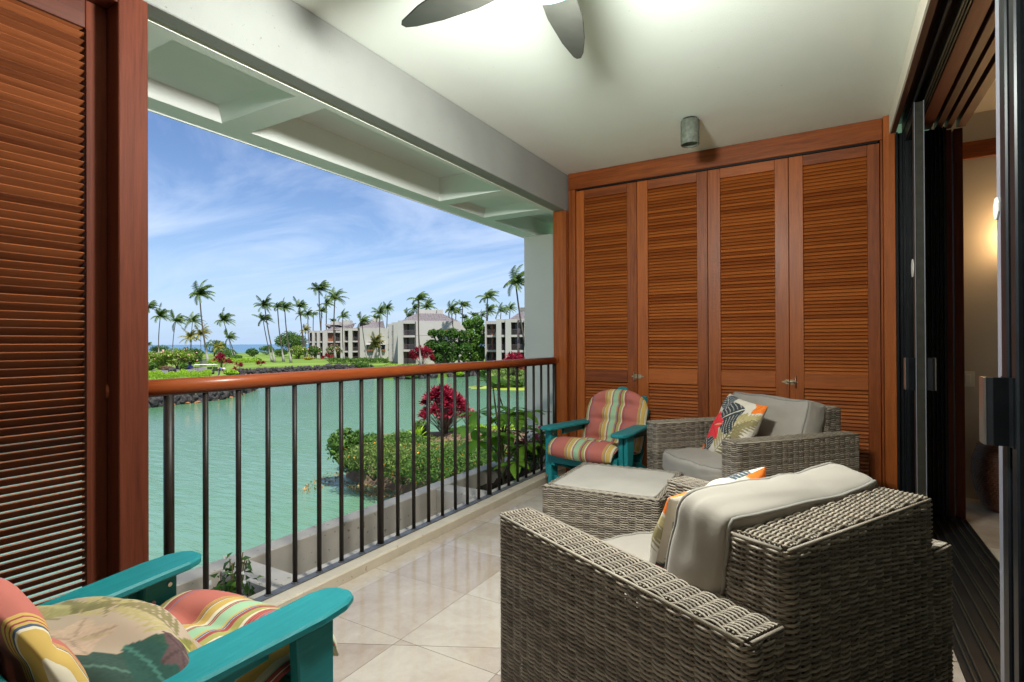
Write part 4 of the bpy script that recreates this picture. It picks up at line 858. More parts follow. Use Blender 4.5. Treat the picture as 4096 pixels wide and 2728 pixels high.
pen = [(-16.3, 14.75), (-15.2, 13.7), (-14.5, 13.35), (-12.7, 13.2), (-11.65, 13.1), (-8.5, 12.2), (-5, 10.2), (-3.0, 8.5), (-2.9, 30), (-9, 28), (-13.5, 23.8), (-15.2, 20.6), (-17.6, 18.2), (-18.3, 17.2), (-17.4, 15.8)]
cxp, cyp = -11.5, 17.5
pm = MB(); n_ = len(pen); inner = [(cxp + (x - cxp) * .86, cyp + (y - cyp) * .86) for x, y in pen]
pm.add([(x, y, -3.75) for x, y in pen] + [(cxp + (x - cxp) * .93, cyp + (y - cyp) * .93, -3.05) for x, y in pen] + [(x, y, -2.82) for x, y in inner],
       [(i, (i + 1) % n_, (i + 1) % n_ + n_, i + n_) for i in range(n_)] + [(i + n_, (i + 1) % n_ + n_, (i + 1) % n_ + 2 * n_, i + 2 * n_) for i in range(n_)] + [tuple(range(2 * n_, 3 * n_))])
po = pm.obj('peninsula_ground', earth_m); po['kind'] = 'structure'

# ------------------------------------------------------------------ foliage
def quads(P, T, B, L, W):
    """pointed leaves: centre P, long axis T, side axis B"""
    L = np.asarray(L).reshape(-1, 1); W = np.asarray(W).reshape(-1, 1); up = np.cross(T, B) * L * .12
    V = np.stack([P - T * L / 2 - up, P + B * W / 2 + up * .6, P + T * L / 2 - up, P - B * W / 2 + up * .6], 1); return V.reshape(-1, 3), np.arange(len(P) * 4).reshape(-1, 4)
def unit(a): return a / (np.linalg.norm(a, axis=-1, keepdims=True) + 1e-9)
def cloud(P, Nn, size, rg, asp=.5, spread=.7):
    n = len(P); N = unit(Nn + rg.normal(size=(n, 3)) * spread); T = unit(np.cross(N, rg.normal(size=(n, 3)))); B = np.cross(N, T); L = size * rg.uniform(.65, 1.35, n); return quads(P, T, B, L, L * asp)
def lobes_points(lobes, n, rg, inner=.72):
    w = np.array([(l[3] * l[4] + l[3] * l[5] + l[4] * l[5]) for l in lobes]); cnt = np.maximum(1, (n * w / w.sum()).astype(int)); P, N = [], []
    for l, c in zip(lobes, cnt):
        d = unit(rg.normal(size=(c, 3))); r = rg.uniform(inner, 1.03, (c, 1)) ** .8; lump = 1 + .10 * np.sin(d[:, :1] * 7 + l[0]) * np.sin(d[:, 1:2] * 6 + l[1]) + .08 * np.sin(d[:, 2:] * 9 + l[2])
        P.append(np.array(l[:3]) + d * r * lump * np.array(l[3:6])); N.append(unit(d / np.array(l[3:6]) + np.array([0, 0, .25])))
    return np.concatenate(P), np.concatenate(N)
def foliage_obj(name, parts, mats, parent):
    V, F_, mi, o = [], [], [], 0
    for (v, f), m in parts: V.append(v); F_.append(f + o); mi.append(np.full(len(f), m, dtype=np.int32)); o += len(v)
    V = np.concatenate(V)
    if parent is not None:
        inv = np.array(MW[parent].inverted()); V = V @ inv[:3, :3].T + inv[:3, 3]
    me = np_mesh(V, np.concatenate(F_), mats, False); me.polygons.foreach_set('material_index', np.concatenate(mi)); return place(name, me, parent)
_sd = [100]
def rgen(): _sd[0] += 1; return np.random.default_rng(_sd[0])
def jl(c, rx, ry, rz, n, rg):
    """a main lobe with smaller ones bulging from it"""
    out = [(c[0], c[1], c[2], rx * .82, ry * .82, rz * .86)]
    for _ in range(n):
        d = unit(rg.normal(size=3)); d[2] = abs(d[2]) * .8 - .15; k = rg.uniform(.30, .48); out.append((c[0] + d[0] * rx * .68, c[1] + d[1] * ry * .68, c[2] + d[2] * rz * .68, rx * k, ry * k, rz * k))
    return out
def shrub(name, label, cat, base, rx, ry, h, mat, n=1500, size=.12, group=None, flowers=None, nl=9, trunk=False, rz=0.0, asp=.5, hug=.55, nfl=.03):
    rg = rgen(); t = thing(name, label, cat, base, 0, group); zc = h * (1 - hug) if trunk else h * .5
    rzz = h * hug if trunk else h * .52; c_ = (base[0], base[1], base[2] + (h - rzz))
    lob = jl(c_, rx, ry, rzz, nl, rg); P, N = lobes_points(lob, n, rg); k = P[:, 2] > base[2] - .05; P, N = P[k], N[k]
    parts = [(cloud(P, N, size, rg, asp), 0)]; mats = [mat]
    if flowers:
        m = int(len(P) * nfl); j = rg.choice(len(P), m, False); parts.append((cloud(P[j] + N[j] * size * .5, N[j], size * .8, rg, .9, .3), 1)); mats.append(flowers)
    foliage_obj('crown' if trunk else 'foliage', parts, mats, t)
    tm = MB(); B0 = Vector(base)
    if trunk:
        for i in range(5):
            l = lob[min(i, len(lob) - 1)]; tip = Vector(l[:3]); mid = B0.lerp(tip, .45) + Vector((rnd.uniform(-.1, .1) * rx, rnd.uniform(-.1, .1) * ry, 0)); mid.x = B0.x + (mid.x - B0.x) * .6; mid.y = B0.y + (mid.y - B0.y) * .6
            q = h * .03; tm.tube([B0 - Vector((0, 0, .1)), B0.lerp(mid, .5), mid, tip], [q * 1.2, q * .9, q * .6, q * .3], 6)
    else:
        for i in range(5): l = lob[i % len(lob)]; tm.tube([B0 - Vector((0, 0, .05)), Vector(l[:3])], [h * .025, h * .01], 5)
    tm.obj('trunk' if trunk else 'stems', bark, t, True); return t
def px_shrub(name, label, cat, px, w_px, top_px, base_z=LZ, dep=None, **kw):
    """px: pixel of the base; w_px: half width in pixels; top_px: pixel row of the top"""
    b = atZ(px[0], px[1], base_z) if dep is None else atD(px[0], px[1], dep)
    d = (b - CAM).dot(FWD); m = d / F_PX; h = max(.3, (px[1] - top_px) * m)
    if dep is not None: h += b.z - base_z; b = Vector((b.x, b.y, base_z))
    r_ = w_px * m; return shrub(name, label, cat, (b.x, b.y, b.z), r_, r_ * kw.pop('deep', .9), h, **kw)
def hedge(label, pa, pb, hgt, wid, mat, n, size, z=LZ, flowers=None, name='hedge'):
    rg = rgen(); A, B = atZ(*pa, z), atZ(*pb, z); t = thing(name, label, 'hedge', (A.x, A.y, z)); D = B - A; L = D.length; dv = np.array(D.normalized()); sv = np.array([-dv[1], dv[0], 0])
    s = rg.uniform(0, 1, n); a = rg.uniform(-.25, math.pi + .25, n); lump = 1 + .13 * np.sin(s * L * 2.1) + .10 * np.sin(s * L * 5.3 + 1)
    P = np.array(A) + dv * (s * L)[:, None] + sv * (np.cos(a) * wid * lump)[:, None]; P[:, 2] += np.clip(np.abs(np.sin(a)) ** .45 * np.sign(np.sin(a)) * hgt * lump, 0.02, 9) * rg.uniform(.8, 1.03, n)
    N = sv * np.cos(a)[:, None] + np.array([0, 0, 1]) * np.abs(np.sin(a))[:, None]; parts = [(cloud(P, N, size, rg, .5), 0)]; mats = [mat]
    if flowers: j = rg.choice(n, n // 25, False); parts.append((cloud(P[j], N[j], size * .8, rg, .9), 1)); mats.append(flowers)
    foliage_obj('foliage', parts, mats, t); 
    st = MB()
    for q in np.linspace(.03, .97, max(3, int(L / 1.2))): p = A + D * float(q); st.tube([p, p + Vector((0, 0, hgt * .8))], .03, 5)
    st.obj('stems', bark, t); return t
def cover(name, poly, n, size, mat, z, hgt, flowers=None, keep=None):
    rg = rgen(); xs_ = [p[0] for p in poly]; ys_ = [p[1] for p in poly]; out = []
    while sum(len(o_) for o_ in out) < n:
        q = np.stack([rg.uniform(min(xs_), max(xs_), n), rg.uniform(min(ys_), max(ys_), n)], 1); ins = np.zeros(n, bool); j = len(poly) - 1
        for i in range(len(poly)):
            xi, yi, xj, yj = *poly[i], *poly[j]; c = ((yi > q[:, 1]) != (yj > q[:, 1])) & (q[:, 0] < (xj - xi) * (q[:, 1] - yi) / (yj - yi + 1e-12) + xi); ins ^= c; j = i
        out.append(q[ins])
    q = np.concatenate(out)[:n]; hh = hgt * (.55 + .45 * np.sin(q[:, 0] * 1.7) * np.sin(q[:, 1] * 1.3 + .5)); P = np.c_[q, z + rg.uniform(0, 1, n) * np.clip(hh, .02, 9)]
    parts = [(cloud(P, np.tile([0, 0, 1.], (n, 1)), size, rg, .5, .8), 0)]; mats = [mat]
    if flowers: m = n // 60; j = rg.choice(n, m, False); P2 = P[j].copy(); P2[:, 2] += size * .4; parts.append((cloud(P2, np.tile([0, 0, 1.], (m, 1)), size * .6, rg, .9, .3), 1)); mats.append(flowers)
    o = foliage_obj(name, parts, mats, None); o['kind'] = 'stuff'; return o

# ti plants: canes carrying rosettes of long blades
def ti_plant(label, base, h, spread, heads, mat, seed, leaf=.45, w=.12, low=.35, name='ti_plant', group=None):
    rg = np.random.default_rng(seed); t = thing(name, label, 'plant', base, 0, group); B0 = np.array(base); st = MB(); LV_ = []
    for i in range(heads):
        a = rg.uniform(0, 2 * math.pi); r = spread * rg.uniform(0, 1) ** .6; z = h * (1 - leaf / h * .35) * (low + (1 - low) * math.sqrt(max(0, 1 - (r / spread) ** 2)) * rg.uniform(0, 1) ** .35); top = B0 + np.array([r * math.cos(a), r * math.sin(a), z - leaf * .3]); st.tube([tuple(B0 + rg.normal(size=3) * np.array([.05, .05, 0])), tuple(B0 * .5 + top * .5 + np.array([0, 0, .04])), tuple(top)], [.022, .017, .013], 5)
        n = 17; az = np.arange(n) * 2.4 + rg.uniform(0, 6); el = np.linspace(1.35, -.15, n) + rg.normal(0, .1, n); d = np.stack([np.cos(az) * np.cos(el), np.sin(az) * np.cos(el), np.sin(el)], 1); d = unit(d + .25 * np.array([math.cos(a), math.sin(a), 0]) * (r / spread)); side = unit(np.cross(d, [0, 0, 1.]) + 1e-6); up = np.cross(side, d); Ls = leaf * rg.uniform(.75, 1.15, n)
        for k in range(n):
            p0 = top; p1 = top + d[k] * Ls[k] * .45 + up[k] * Ls[k] * .05; p2 = top + d[k] * Ls[k] - np.array([0, 0, Ls[k] * .14]); LV_.append([p0, p1 + side[k] * w / 2, p2, p1 - side[k] * w / 2])
    V = np.array(LV_).reshape(-1, 3); foliage_obj('leaves', [((V, np.arange(len(V)).reshape(-1, 4)), 0)], [mat], t); st.obj('canes', stem_red, t, True); return t

# coconut palms
def crown_mesh(seed, mat, dead=False):
    rg = np.random.default_rng(seed); V, F_ = [], []; wind = np.array(RGT) * np.array([1, 1, 0]); o = 0; nf = 19; wnd = rg.uniform(.05, .10)
    for i in range(nf):
        az = i * 2.399 + rg.uniform(-.3, .3); el = 1.5 - 1.62 * ((i + .5) / nf) ** 1.15 + rg.normal(0, .2); L = rg.uniform(.72, 1.12) * (.85 if i < 4 else 1)
        d = np.array([math.cos(az) * math.cos(el), math.sin(az) * math.cos(el), math.sin(el)]); p = np.array([0, 0, .02]); m = 12; pts = [p]
        for k in range(m): d = unit(d + wind * wnd + np.array([0, 0, -.078 - .08 * (k / m)])); p = p + d * L / m; pts.append(p)
        pts = np.array(pts); T = unit(np.gradient(pts, axis=0)); S = unit(np.cross(T, [0, 0, 1.]) + 1e-6)
        for k in range(1, m + 1):
            for hlf in (0, .5):
                t = (k - hlf) / m; ll = .22 * math.sin(math.pi * min(1, t * .82 + .14)) ** .6 * rg.uniform(.85, 1.1); c = pts[k] * (1 - hlf) + pts[k - 1] * hlf
                for s in (-1, 1):
                    dr = unit(S[k] * s * .75 + T[k] * .55 + np.array([0, 0, -.62]) + wind * .22 + rg.normal(0, .06, 3)); w_ = T[k] * .021; V += [c - w_, c + w_, c + dr * ll + w_ * .25, c + dr * ll - w_ * .25]; F_.append([o, o + 1, o + 2, o + 3]); o += 4
        for k in range(m): w_ = np.array([0, 0, .008]); V += [pts[k] - w_, pts[k + 1] - w_ * .6, pts[k + 1] + w_ * .6, pts[k] + w_]; F_.append([o, o + 1, o + 2, o + 3]); o += 4
    return np_mesh(np.array(V), np.array(F_), mat, False)
CROWNS = [crown_mesh(40 + i, leaf_palm) for i in range(6)]; CROWNSY = [crown_mesh(60 + i, leaf_palmy) for i in range(2)]
def palm(label, cpx, bpx, dep, Rpx, gold=False, i=[0]):
    i[0] += 1
    if dep is None: B = atZ(*bpx, LZ); dep = (B - CAM).dot(FWD)
    else: B = atD(*bpx, dep); B = Vector((B.x, B.y, LZ))
    Tp = atD(*cpx, dep); s = 1.18 * Rpx * dep / F_PX; t = thing('palm_tree', label, 'palm tree', (B.x, B.y, LZ), 0, 'coconut palms')
    rel = Tp - B; h = rel.z; k = max(.5, min(1.6, h / 11)); P_ = []
    for q in np.linspace(0, 1, 12): q = float(q); bow = math.sin(q * math.pi) * h * .02; P_.append(Vector((rel.x * q ** 1.1, rel.y * q ** 1.1, rel.z * q)) - Vector((RGT.x, RGT.y, 0)) * bow)
    rad = [(.33 if q == 0 else .21 if q == 1 else .135 - .045 * q / 11) * k for q in range(12)]; P_[0].z -= .2
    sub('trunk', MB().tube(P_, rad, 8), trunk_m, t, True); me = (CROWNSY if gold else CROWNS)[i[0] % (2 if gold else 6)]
    place('crown', me, t, rel, (0, 0, R(rnd.uniform(-40, 40))), (s * rnd.uniform(.95, 1.1),) * 2 + (s * rnd.uniform(.95, 1.1),)); return t
G5 = [(95, 650, 78, 1010, 200, 110, 'palm partly cut off by the red post at the left of the view'), (228, 745, 210, 1075, 200, 120, 'second palm from the red post, straight trunk rising from a bush'), (400, 800, 363, 1100, 190, 115, 'third palm from the red post, trunk leaning slightly left'), (588, 800, 578, 1110, 180, 115, 'palm just left of the tallest leaning palm on the left lawn'),
      (667, 500, 765, 1278, None, 175, 'tallest palm on the left lawn, standing alone with a flared pale base'), (560, 985, 580, 1120, 165, 115, 'short golden green palm behind the plumeria trees, left one', 1), (683, 945, 690, 1130, 165, 115, 'short golden palm behind the trunk of the tallest left palm', 1), (935, 790, 1078, 1222, None, 125, 'round headed palm on a thin trunk leaning left before the sea'), (990, 985, 1052, 1225, None, 95, 'small palm under the round headed palm before the sea'), (872, 1095, 880, 1225, None, 85, 'tiny golden palm on the lawn in front of the dark shore tree', 1),
      (1395, 625, 1510, 1260, None, 125, 'upper of the two palms leaning left in the group of four on the lawn'), (1378, 780, 1478, 1255, None, 120, 'lower of the two palms leaning left in the group of four on the lawn'), (1540, 640, 1610, 1250, None, 95, 'third palm of the group of four on the lawn'), (1620, 650, 1692, 1262, None, 105, 'rightmost palm of the group of four on the lawn'), (1785, 640, 1872, 1072, 150, 105, 'palm with a leaning trunk right of the big round tree'),
      (1800, 725, 1850, 1060, 160, 75, 'low palm crown just under the leaning palm by the round tree'), (1880, 725, 1910, 1075, 155, 80, 'palm at the left corner of the far left apartment block'), (1942, 725, 1955, 880, 190, 70, 'small palm behind the left end of the far apartment block'), (2004, 450, 2062, 1207, None, 145, 'very tall palm in front of the far left apartment block'), (2090, 600, 2106, 820, 190, 95, 'thin palm behind the roof next to the very tall palm'),
      (2033, 690, 2045, 880, 180, 80, 'palm crown low behind the very tall palm trunk'), (2183, 545, 2188, 1228, None, 140, 'tall palm right of the very tall one, before the far left block'), (2272, 745, 2285, 1228, None, 85, 'shorter palm in front of the middle of the far left block'), (2160, 795, 2165, 840, 200, 55, 'small palm head showing over the far left roof'), (1850, 900, 1870, 1010, 170, 75, 'yellowish palm low beside the big round tree', 1), (95, 1060, 80, 1105, 250, 45, 'tiny palm on the horizon beside the red post')]
G6 = [(385, 745, 442, 1140, None, 95, 'palm leaning left before the blank wall of the far left block'), (575, 660, 588, 1140, None, 105, 'straight palm before the blank wall next to the middle building'), (655, 615, 655, 800, 185, 85, 'palm behind the gap between the left and middle buildings'), (530, 715, 535, 790, 180, 70, 'palm head low behind the far left roof at its right end'), (980, 520, 1003, 1105, 98, 125, 'tall straight palm before the middle building, beside its balconies'), (930, 615, 935, 720, 150, 85, 'palm behind the middle roof, left of the tall straight palm'), (868, 690, 872, 735, 150, 85, 'palm spreading over the left edge of the middle roof'), (1065, 600, 1070, 680, 150, 105, 'bushy palm behind the ridge of the middle building'),
      (1318, 630, 1405, 1185, None, 110, 'palm with a long curved trunk in front of the middle building'), (1440, 585, 1450, 745, 150, 90, 'palm behind the right end of the middle roof'), (1700, 500, 1700, 710, 140, 125, 'large palm behind the left corner of the right building'), (1705, 640, 1702, 710, 150, 105, 'palm crown hanging low behind the right building corner'), (1840, 640, 1840, 690, 140, 90, 'palm behind the parapet of the right building'), (1935, 615, 1935, 660, 150, 80, 'palm beside the roof of the right building'), (1993, 345, 2150, 1100, 75, 200, 'large leaning palm close to the beige column'), (1555, 690, 1555, 740, 140, 75, 'palm head above the big green tree'), (1370, 655, 1372, 740, 150, 75, 'palm behind the curved trunk palm crown'), (1640, 690, 1640, 720, 150, 60, 'small palm head between the green tree and the right building'), (1455, 715, 1455, 745, 150, 60, 'small palm head behind the end of the middle roof')]
for g in G5: palm(g[6], Z5(g[0], g[1]), Z5(g[2], g[3]), g[4], g[5] * .357, len(g) > 7)
for g in G6: palm(g[6], Z6(g[0], g[1]), Z6(g[2], g[3]), g[4], g[5] * .383)

# ------------------------------------------------------------------ apartment buildings across the pond
LV3 = [-2.9, 0.0, 2.9, 5.9]
def frame_at(px, dep, ang):
    o = atD(px, 1373, dep); a = math.atan2(RGT.y, RGT.x) + R(ang); return Matrix.Translation((o.x, o.y, 0)) @ Matrix.Rotation(a, 4, 'Z')
def fx(M, px):
    d = ray(px, 1373); i = M.inverted(); o = i @ CAM; v = i.to_3x3() @ d; return o.x + v.x * (-o.y / v.y)
def bpart(parent, name, mat, M, *boxes, bevel=0):
    m = MB()
    for b in boxes: m.box(*b, M)
    return m.obj(name, mat, parent)
def bays(bd, M, segs, lv, z0, dz=0):
    """segs: (px0, px1, kind)"""
    top = lv[-1]
    for a, b, k in segs:
        x0, x1 = fx(M, a), fx(M, b)
        if k == 'fin': bpart(bd, 'fin', bwall, M, (x0, x1, -.9, 3.2, z0, top))
        elif k == 'wall': bpart(bd, 'wall', bwall, M, (x0, x1, 0, 3.0, z0, top - .02))
        elif k == 'strip': bpart(bd, 'strip', bstrip, M, (x0, x1, -.1, 2.8, z0, top - .3))
        else:
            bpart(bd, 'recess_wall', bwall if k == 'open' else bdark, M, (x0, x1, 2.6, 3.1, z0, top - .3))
            bpart(bd, 'parapet', bwall, M, (x0 + .002, x1 - .002, -.5, 3.0, top - .62, top - .01))
            for i, z in enumerate(lv[:-1]):
                nxt = lv[i + 1] - .4
                s = bpart(bd, 'slab', bwall, M, (x0 + .004, x1 - .004, -.55, 2.6, z - .42, z))
                if k == 'shut': bpart(bd, 'shutter', bshut, M, (x0 + .01, x1 - .01, .2, .3, z, nxt)); continue
                bpart(bd, 'window', bglass, M, (x0 + (x1 - x0) * .55, x1 - .08, 2.5, 2.59, z + .05, z + 2.2)) if k == 'dark' else bpart(bd, 'window', bdark, M, (x0 + .01, x0 + (x1 - x0) * .22, .6, 2.59, z + .01, nxt))  # open bays get a dark block down one side of the recess
                bars = [(x0 + .02, x1 - .02, -.40, -.34, z + .98, z + 1.05)] + [(x, x + .035, -.385, -.35, z, z + .98) for x in np.arange(x0 + .08, x1 - .05, .16)]
                bpart(bd, 'railing', bstrip, M, *bars)
def hip(bd, M, x0, x1, y0, y1, z, h, inx, iny, box=True):
    v = [M @ Vector(p) for p in ((x0, y0, z), (x1, y0, z), (x1, y1, z), (x0, y1, z), (x0 + inx, y0 + iny, z + h), (x1 - inx, y0 + iny, z + h), (x1 - inx, y1 - iny, z + h), (x0 + inx, y1 - iny, z + h))]
    rm = MB().add(v, [(0, 1, 5, 4), (1, 2, 6, 5), (2, 3, 7, 6), (3, 0, 4, 7), (4, 5, 6, 7), (3, 2, 1, 0)]); ro = rm.obj('roof', roof_m, bd)
    tm = MB()
    for i in range(1, 9):                                            # tile courses as real ridges
        t = i / 9; a = Vector((x0 + inx * t, y0 + iny * t - .05, z + h * t)); b = Vector((x1 - inx * t, y0 + iny * t - .05, z + h * t)); tm.tube([M @ a, M @ b], .055, 4)
    nx_ = int((x1 - x0) / .55)
    for i in range(1, nx_):
        x = x0 + (x1 - x0) * i / nx_; t = min(1, (x - x0) / inx, (x1 - x) / inx); tm.tube([M @ Vector((x, y0 - .02, z + .03)), M @ Vector((x, y0 + iny * t - .02, z + h * t + .03))], .05, 4)
    q = tm.obj('roof_tiles', roof_m, ro); q['kind'] = 'stuff'
    if box: bpart(bd, 'roof_vent', bwall, M, (x0 + inx + .1, x1 - inx - .1, y0 + iny + .3, y1 - iny - .3, z + h - .2, z + h + .75), (x0 + inx - .2, x0 + inx + 1.3, y0 + iny - .1, y0 + iny + .299, z + h - .3, z + h + .85), (x1 - inx - 1.1, x1 - inx + .2, y0 + iny - .1, y0 + iny + .299, z + h - .3, z + h + .80))
# middle building
Mw = frame_at(1663, 110, 22); b2 = thing('apartment_building', 'middle three storey apartment block with stacked balconies and a blank side wall', 'building', tuple(Mw.translation)[:2] + (LZ,), group='resort apartment blocks')
w = fx(Mw, 1843); bpart(b2, 'wall', bwall, Mw, (0.01, w, 0, 11, -3.7, 5.86)); bpart(b2, 'wall', bwall, Mw, (w + .01, w + 4, 3, 9, -3.7, 5.2))
for z in (0, 2.9): bpart(b2, 'joint', bdark, Mw, (.02, w, -.012, -.002, z - .06, z - .02))
hip(b2, Mw, -1.8, w - .1, .6, 9.5, 5.9, 1.75, 3.1, 2.6)
MA = frame_at(1663, 110, 0); bays(b2, MA, [(1595, 1615, 'fin'), (1615, 1661, 'open'), (1661.2, 1664.5, 'strip')], LV3, -3.7)
MBb = frame_at(1600, 117.5, 0); bays(b2, MBb, [(1577, 1595.5, 'fin'), (1568, 1577, 'open')], [-2.9, 0, 2.9, 5.85], -3.7)
MCc = frame_at(1580, 125, 0); bays(b2, MCc, [(1559, 1569.5, 'fin'), (1552, 1559, 'open')], [-2.9, 0, 2.9, 5.8], -3.7)
bpart(b2, 'wall', bwall, MA, (fx(MA, 1600), -.01, 3.3, 16, -3.7, 5.5))
# right building
MR = frame_at(2020, 102, -4); b3 = thing('apartment_building', 'right three storey apartment block beside the beige column, with projecting fins', 'building', tuple(MR.translation)[:2] + (LZ,), group='resort apartment blocks')
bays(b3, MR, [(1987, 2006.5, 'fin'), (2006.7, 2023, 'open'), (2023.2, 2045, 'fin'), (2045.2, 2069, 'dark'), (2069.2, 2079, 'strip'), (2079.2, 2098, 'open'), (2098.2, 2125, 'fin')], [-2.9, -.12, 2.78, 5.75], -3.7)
MR2 = frame_at(1965, 106, -4); bays(b3, MR2, [(1942, 1947.5, 'fin'), (1947.7, 1964, 'open'), (1964.2, 1972, 'shut'), (1972.2, 1988, 'dark')], [-2.9, -.1, 2.8, 5.6], -3.7)
bpart(b3, 'wall', bwall, MR, (fx(MR, 1992), fx(MR, 2124), 3.25, 12, -3.7, 5.4)); hip(b3, MR, fx(MR, 2028), fx(MR, 2150), 1.4, 10, 5.6, 1.8, 2.4, 2.6)
# left building
ML = frame_at(1440, 152, 6); b1 = thing('apartment_building', 'far left apartment block behind the palms, two purple grey roofs', 'building', tuple(ML.translation)[:2] + (LZ,), group='resort apartment blocks')
LL = [-3.4, -.75, 2.1, 5.55]; wl_ = fx(ML, 1556); bpart(b1, 'wall', bwall, ML, (fx(ML, 1439), wl_, 0, 11, -3.6, 5.6))
def Rc(a): return 1180 + .2378 * a
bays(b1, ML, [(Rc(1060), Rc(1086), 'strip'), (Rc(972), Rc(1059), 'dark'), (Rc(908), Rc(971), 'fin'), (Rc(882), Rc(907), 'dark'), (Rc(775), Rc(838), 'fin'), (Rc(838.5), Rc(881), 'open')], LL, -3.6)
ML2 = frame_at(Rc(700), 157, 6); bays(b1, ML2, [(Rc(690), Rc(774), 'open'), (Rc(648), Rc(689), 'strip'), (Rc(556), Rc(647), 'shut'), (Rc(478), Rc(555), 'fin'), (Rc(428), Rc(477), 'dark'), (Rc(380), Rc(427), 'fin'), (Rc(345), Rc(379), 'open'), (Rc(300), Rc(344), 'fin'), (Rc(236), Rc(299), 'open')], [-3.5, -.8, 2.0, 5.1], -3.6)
hip(b1, ML, fx(ML, Rc(960)), fx(ML, Rc(1510)), .8, 11, 5.6, 2.3, 8, 4, False); bpart(b1, 'roof_vent', bwall, ML, (fx(ML, Rc(1235)), fx(ML, Rc(1375)), 4.4, 8, 7.4, 8.6))
hip(b1, ML2, fx(ML2, Rc(610)), fx(ML2, Rc(950)), 1, 11, 5.3, 2.2, 6, 4, False); bpart(b1, 'roof_vent', bwall, ML2, (fx(ML2, Rc(735)), fx(ML2, Rc(885)), 4, 8, 7.0, 8.3)); hip(b1, ML2, fx(ML2, Rc(450)), fx(ML2, Rc(700)), 2, 11, 5.2, 2.0, 5, 4, False); bpart(b1, 'roof_vent', bwall, ML2, (fx(ML2, Rc(545)), fx(ML2, Rc(690)), 4, 8, 6.9, 7.9))
for a, b in ((1212, 1318), (1428, 1515)):
    x0, x1 = fx(ML, Rc(a)), fx(ML, Rc(b)); wdo = bpart(b1, 'window', bglass, ML, (x0, x1, -.05, -.01, -.35, .95)); bpart(wdo, 'awning', awn_m, ML, (x0 - .15, x1 + .15, -.9, -.06, .95, 1.45)); bpart(wdo, 'planter_box', bshut, ML, (x0 - .1, x1 + .1, -.5, -.06, -.95, -.36))

# ------------------------------------------------------------------ trees, shrubs, hedges across the pond
kw = dict(name='plumeria_tree', cat='tree', trunk=True, mat=leaf_plum, flowers=petal_blush, nfl=.03, n=2200, size=.40, hug=.44, group='plumeria trees')
px_shrub(label='yellow green plumeria tree at the left edge of the view beside the post', px=Z5(130, 1320), w_px=74, top_px=1404, **kw)
px_shrub(label='spreading plumeria tree with a forked grey trunk on the left lawn', px=Z5(420, 1335), w_px=74, top_px=1389, **kw)
kw2 = dict(kw); kw2.update(mat=leaf_mid); px_shrub(label='darker green plumeria tree right of the forked one', px=Z5(560, 1318), w_px=62, top_px=1388, **kw2)
px_shrub(label='plumeria tree with pale yellow blossoms left of the far block', px=Z5(1775, 1220), w_px=43, top_px=1379, **kw)
px_shrub(label='small round plumeria tree before the far left block', px=Z5(1950, 1218), w_px=32, top_px=1380, **kw2)
kw3 = dict(kw2); kw3.update(nfl=.14); px_shrub(label='plumeria tree with pink blossoms before the far left block', px=Z5(2180, 1215), w_px=43, top_px=1375, **kw3)
px_shrub('shore_tree', 'dense green bush on the left horizon behind the plumeria trees', 'bush', Z5(240, 1180), 45, 1378, n=1300, size=.5, mat=leaf_mid)
px_shrub('shore_tree', 'dark rounded tree by the sea behind the tallest palm', 'tree', Z5(830, 1190), 45, 1356, n=1400, size=.55, mat=leaf_dark, trunk=True, hug=.45)
px_shrub('shore_tree', 'dull olive bush by the sea right of the dark rounded tree', 'bush', Z5(930, 1195), 50, 1386, n=1200, size=.5, mat=leaf_mid)
px_shrub('round_tree', 'big round green tree standing left of the far apartment block', 'tree', Z5(1690, 1195), 63, 1317, n=3200, size=.55, mat=leaf_mid, trunk=True, hug=.46, nl=16)
for a, b, w_, tp, lb, mt in ((1260, 1195, 25, 1389, 'dark low bush left of the group of four palms', leaf_dark), (1420, 1175, 36, 1378, 'wide dark bush behind the group of four palms', leaf_dark), (1570, 1190, 30, 1393, 'grey green bush under the big round tree', leaf_mid)): px_shrub('shore_bush', lb, 'bush', Z5(a, b), w_, tp, n=1100, size=.5, mat=mt)
px_shrub('yellow_shrub', 'bright yellow leaved shrub at the edge of the lawn', 'shrub', Z5(1885, 1232), 30, 1426, n=900, size=.3, mat=leaf_yel, deep=.5)
px_shrub('yellow_shrub', 'small yellow green shrub beneath the round plumeria tree', 'shrub', Z5(1760, 1215), 22, 1421, n=600, size=.3, mat=leaf_lime, deep=.5)
for a, b, w_, tp, lb, mt in ((110, 1350, 28, 1448, 'leafy understory shrub below the leftmost plumeria tree', leaf_mid), (235, 1340, 26, 1444, 'leafy shrub between the two left plumeria trees', leaf_plum), (480, 1342, 20, 1452, 'strappy green plant under the forked plumeria', leaf_bright), (650, 1205, 30, 1392, 'rounded bush right of the darker plumeria tree', leaf_mid), (1000, 1200, 34, 1400, 'grey green bush behind the small palms on the shore', leaf_dark)): px_shrub('bush', lb, 'bush', Z5(a, b), w_, tp, n=1000, size=.35, mat=mt)
hedge('clipped lime green hedge on the near left shore', Z5(60, 1465), Z5(800, 1440), 1.0, .95, leaf_lime, 7000, .16)
hedge('leafy green hedge crossing the left lawn beneath the tall palm', Z5(560, 1285), Z5(1330, 1255), .9, 1.0, leaf_lime, 3500, .3)
hedge('clipped dark green hedge along the foot of the far left block', Z6(40, 1190), Z6(658, 1182), 1.1, .9, leaf_mid, 3500, .28)
px_shrub('bush', 'rounded green bush on top of the lawn hedge', 'bush', Z5(1085, 1235), 25, 1417, n=700, size=.3, mat=leaf_mid)
px_shrub('bush', 'low brownish clipped bush before the forked plumeria', 'bush', Z5(305, 1345), 26, 1461, n=700, size=.22, mat=leaf_dry)
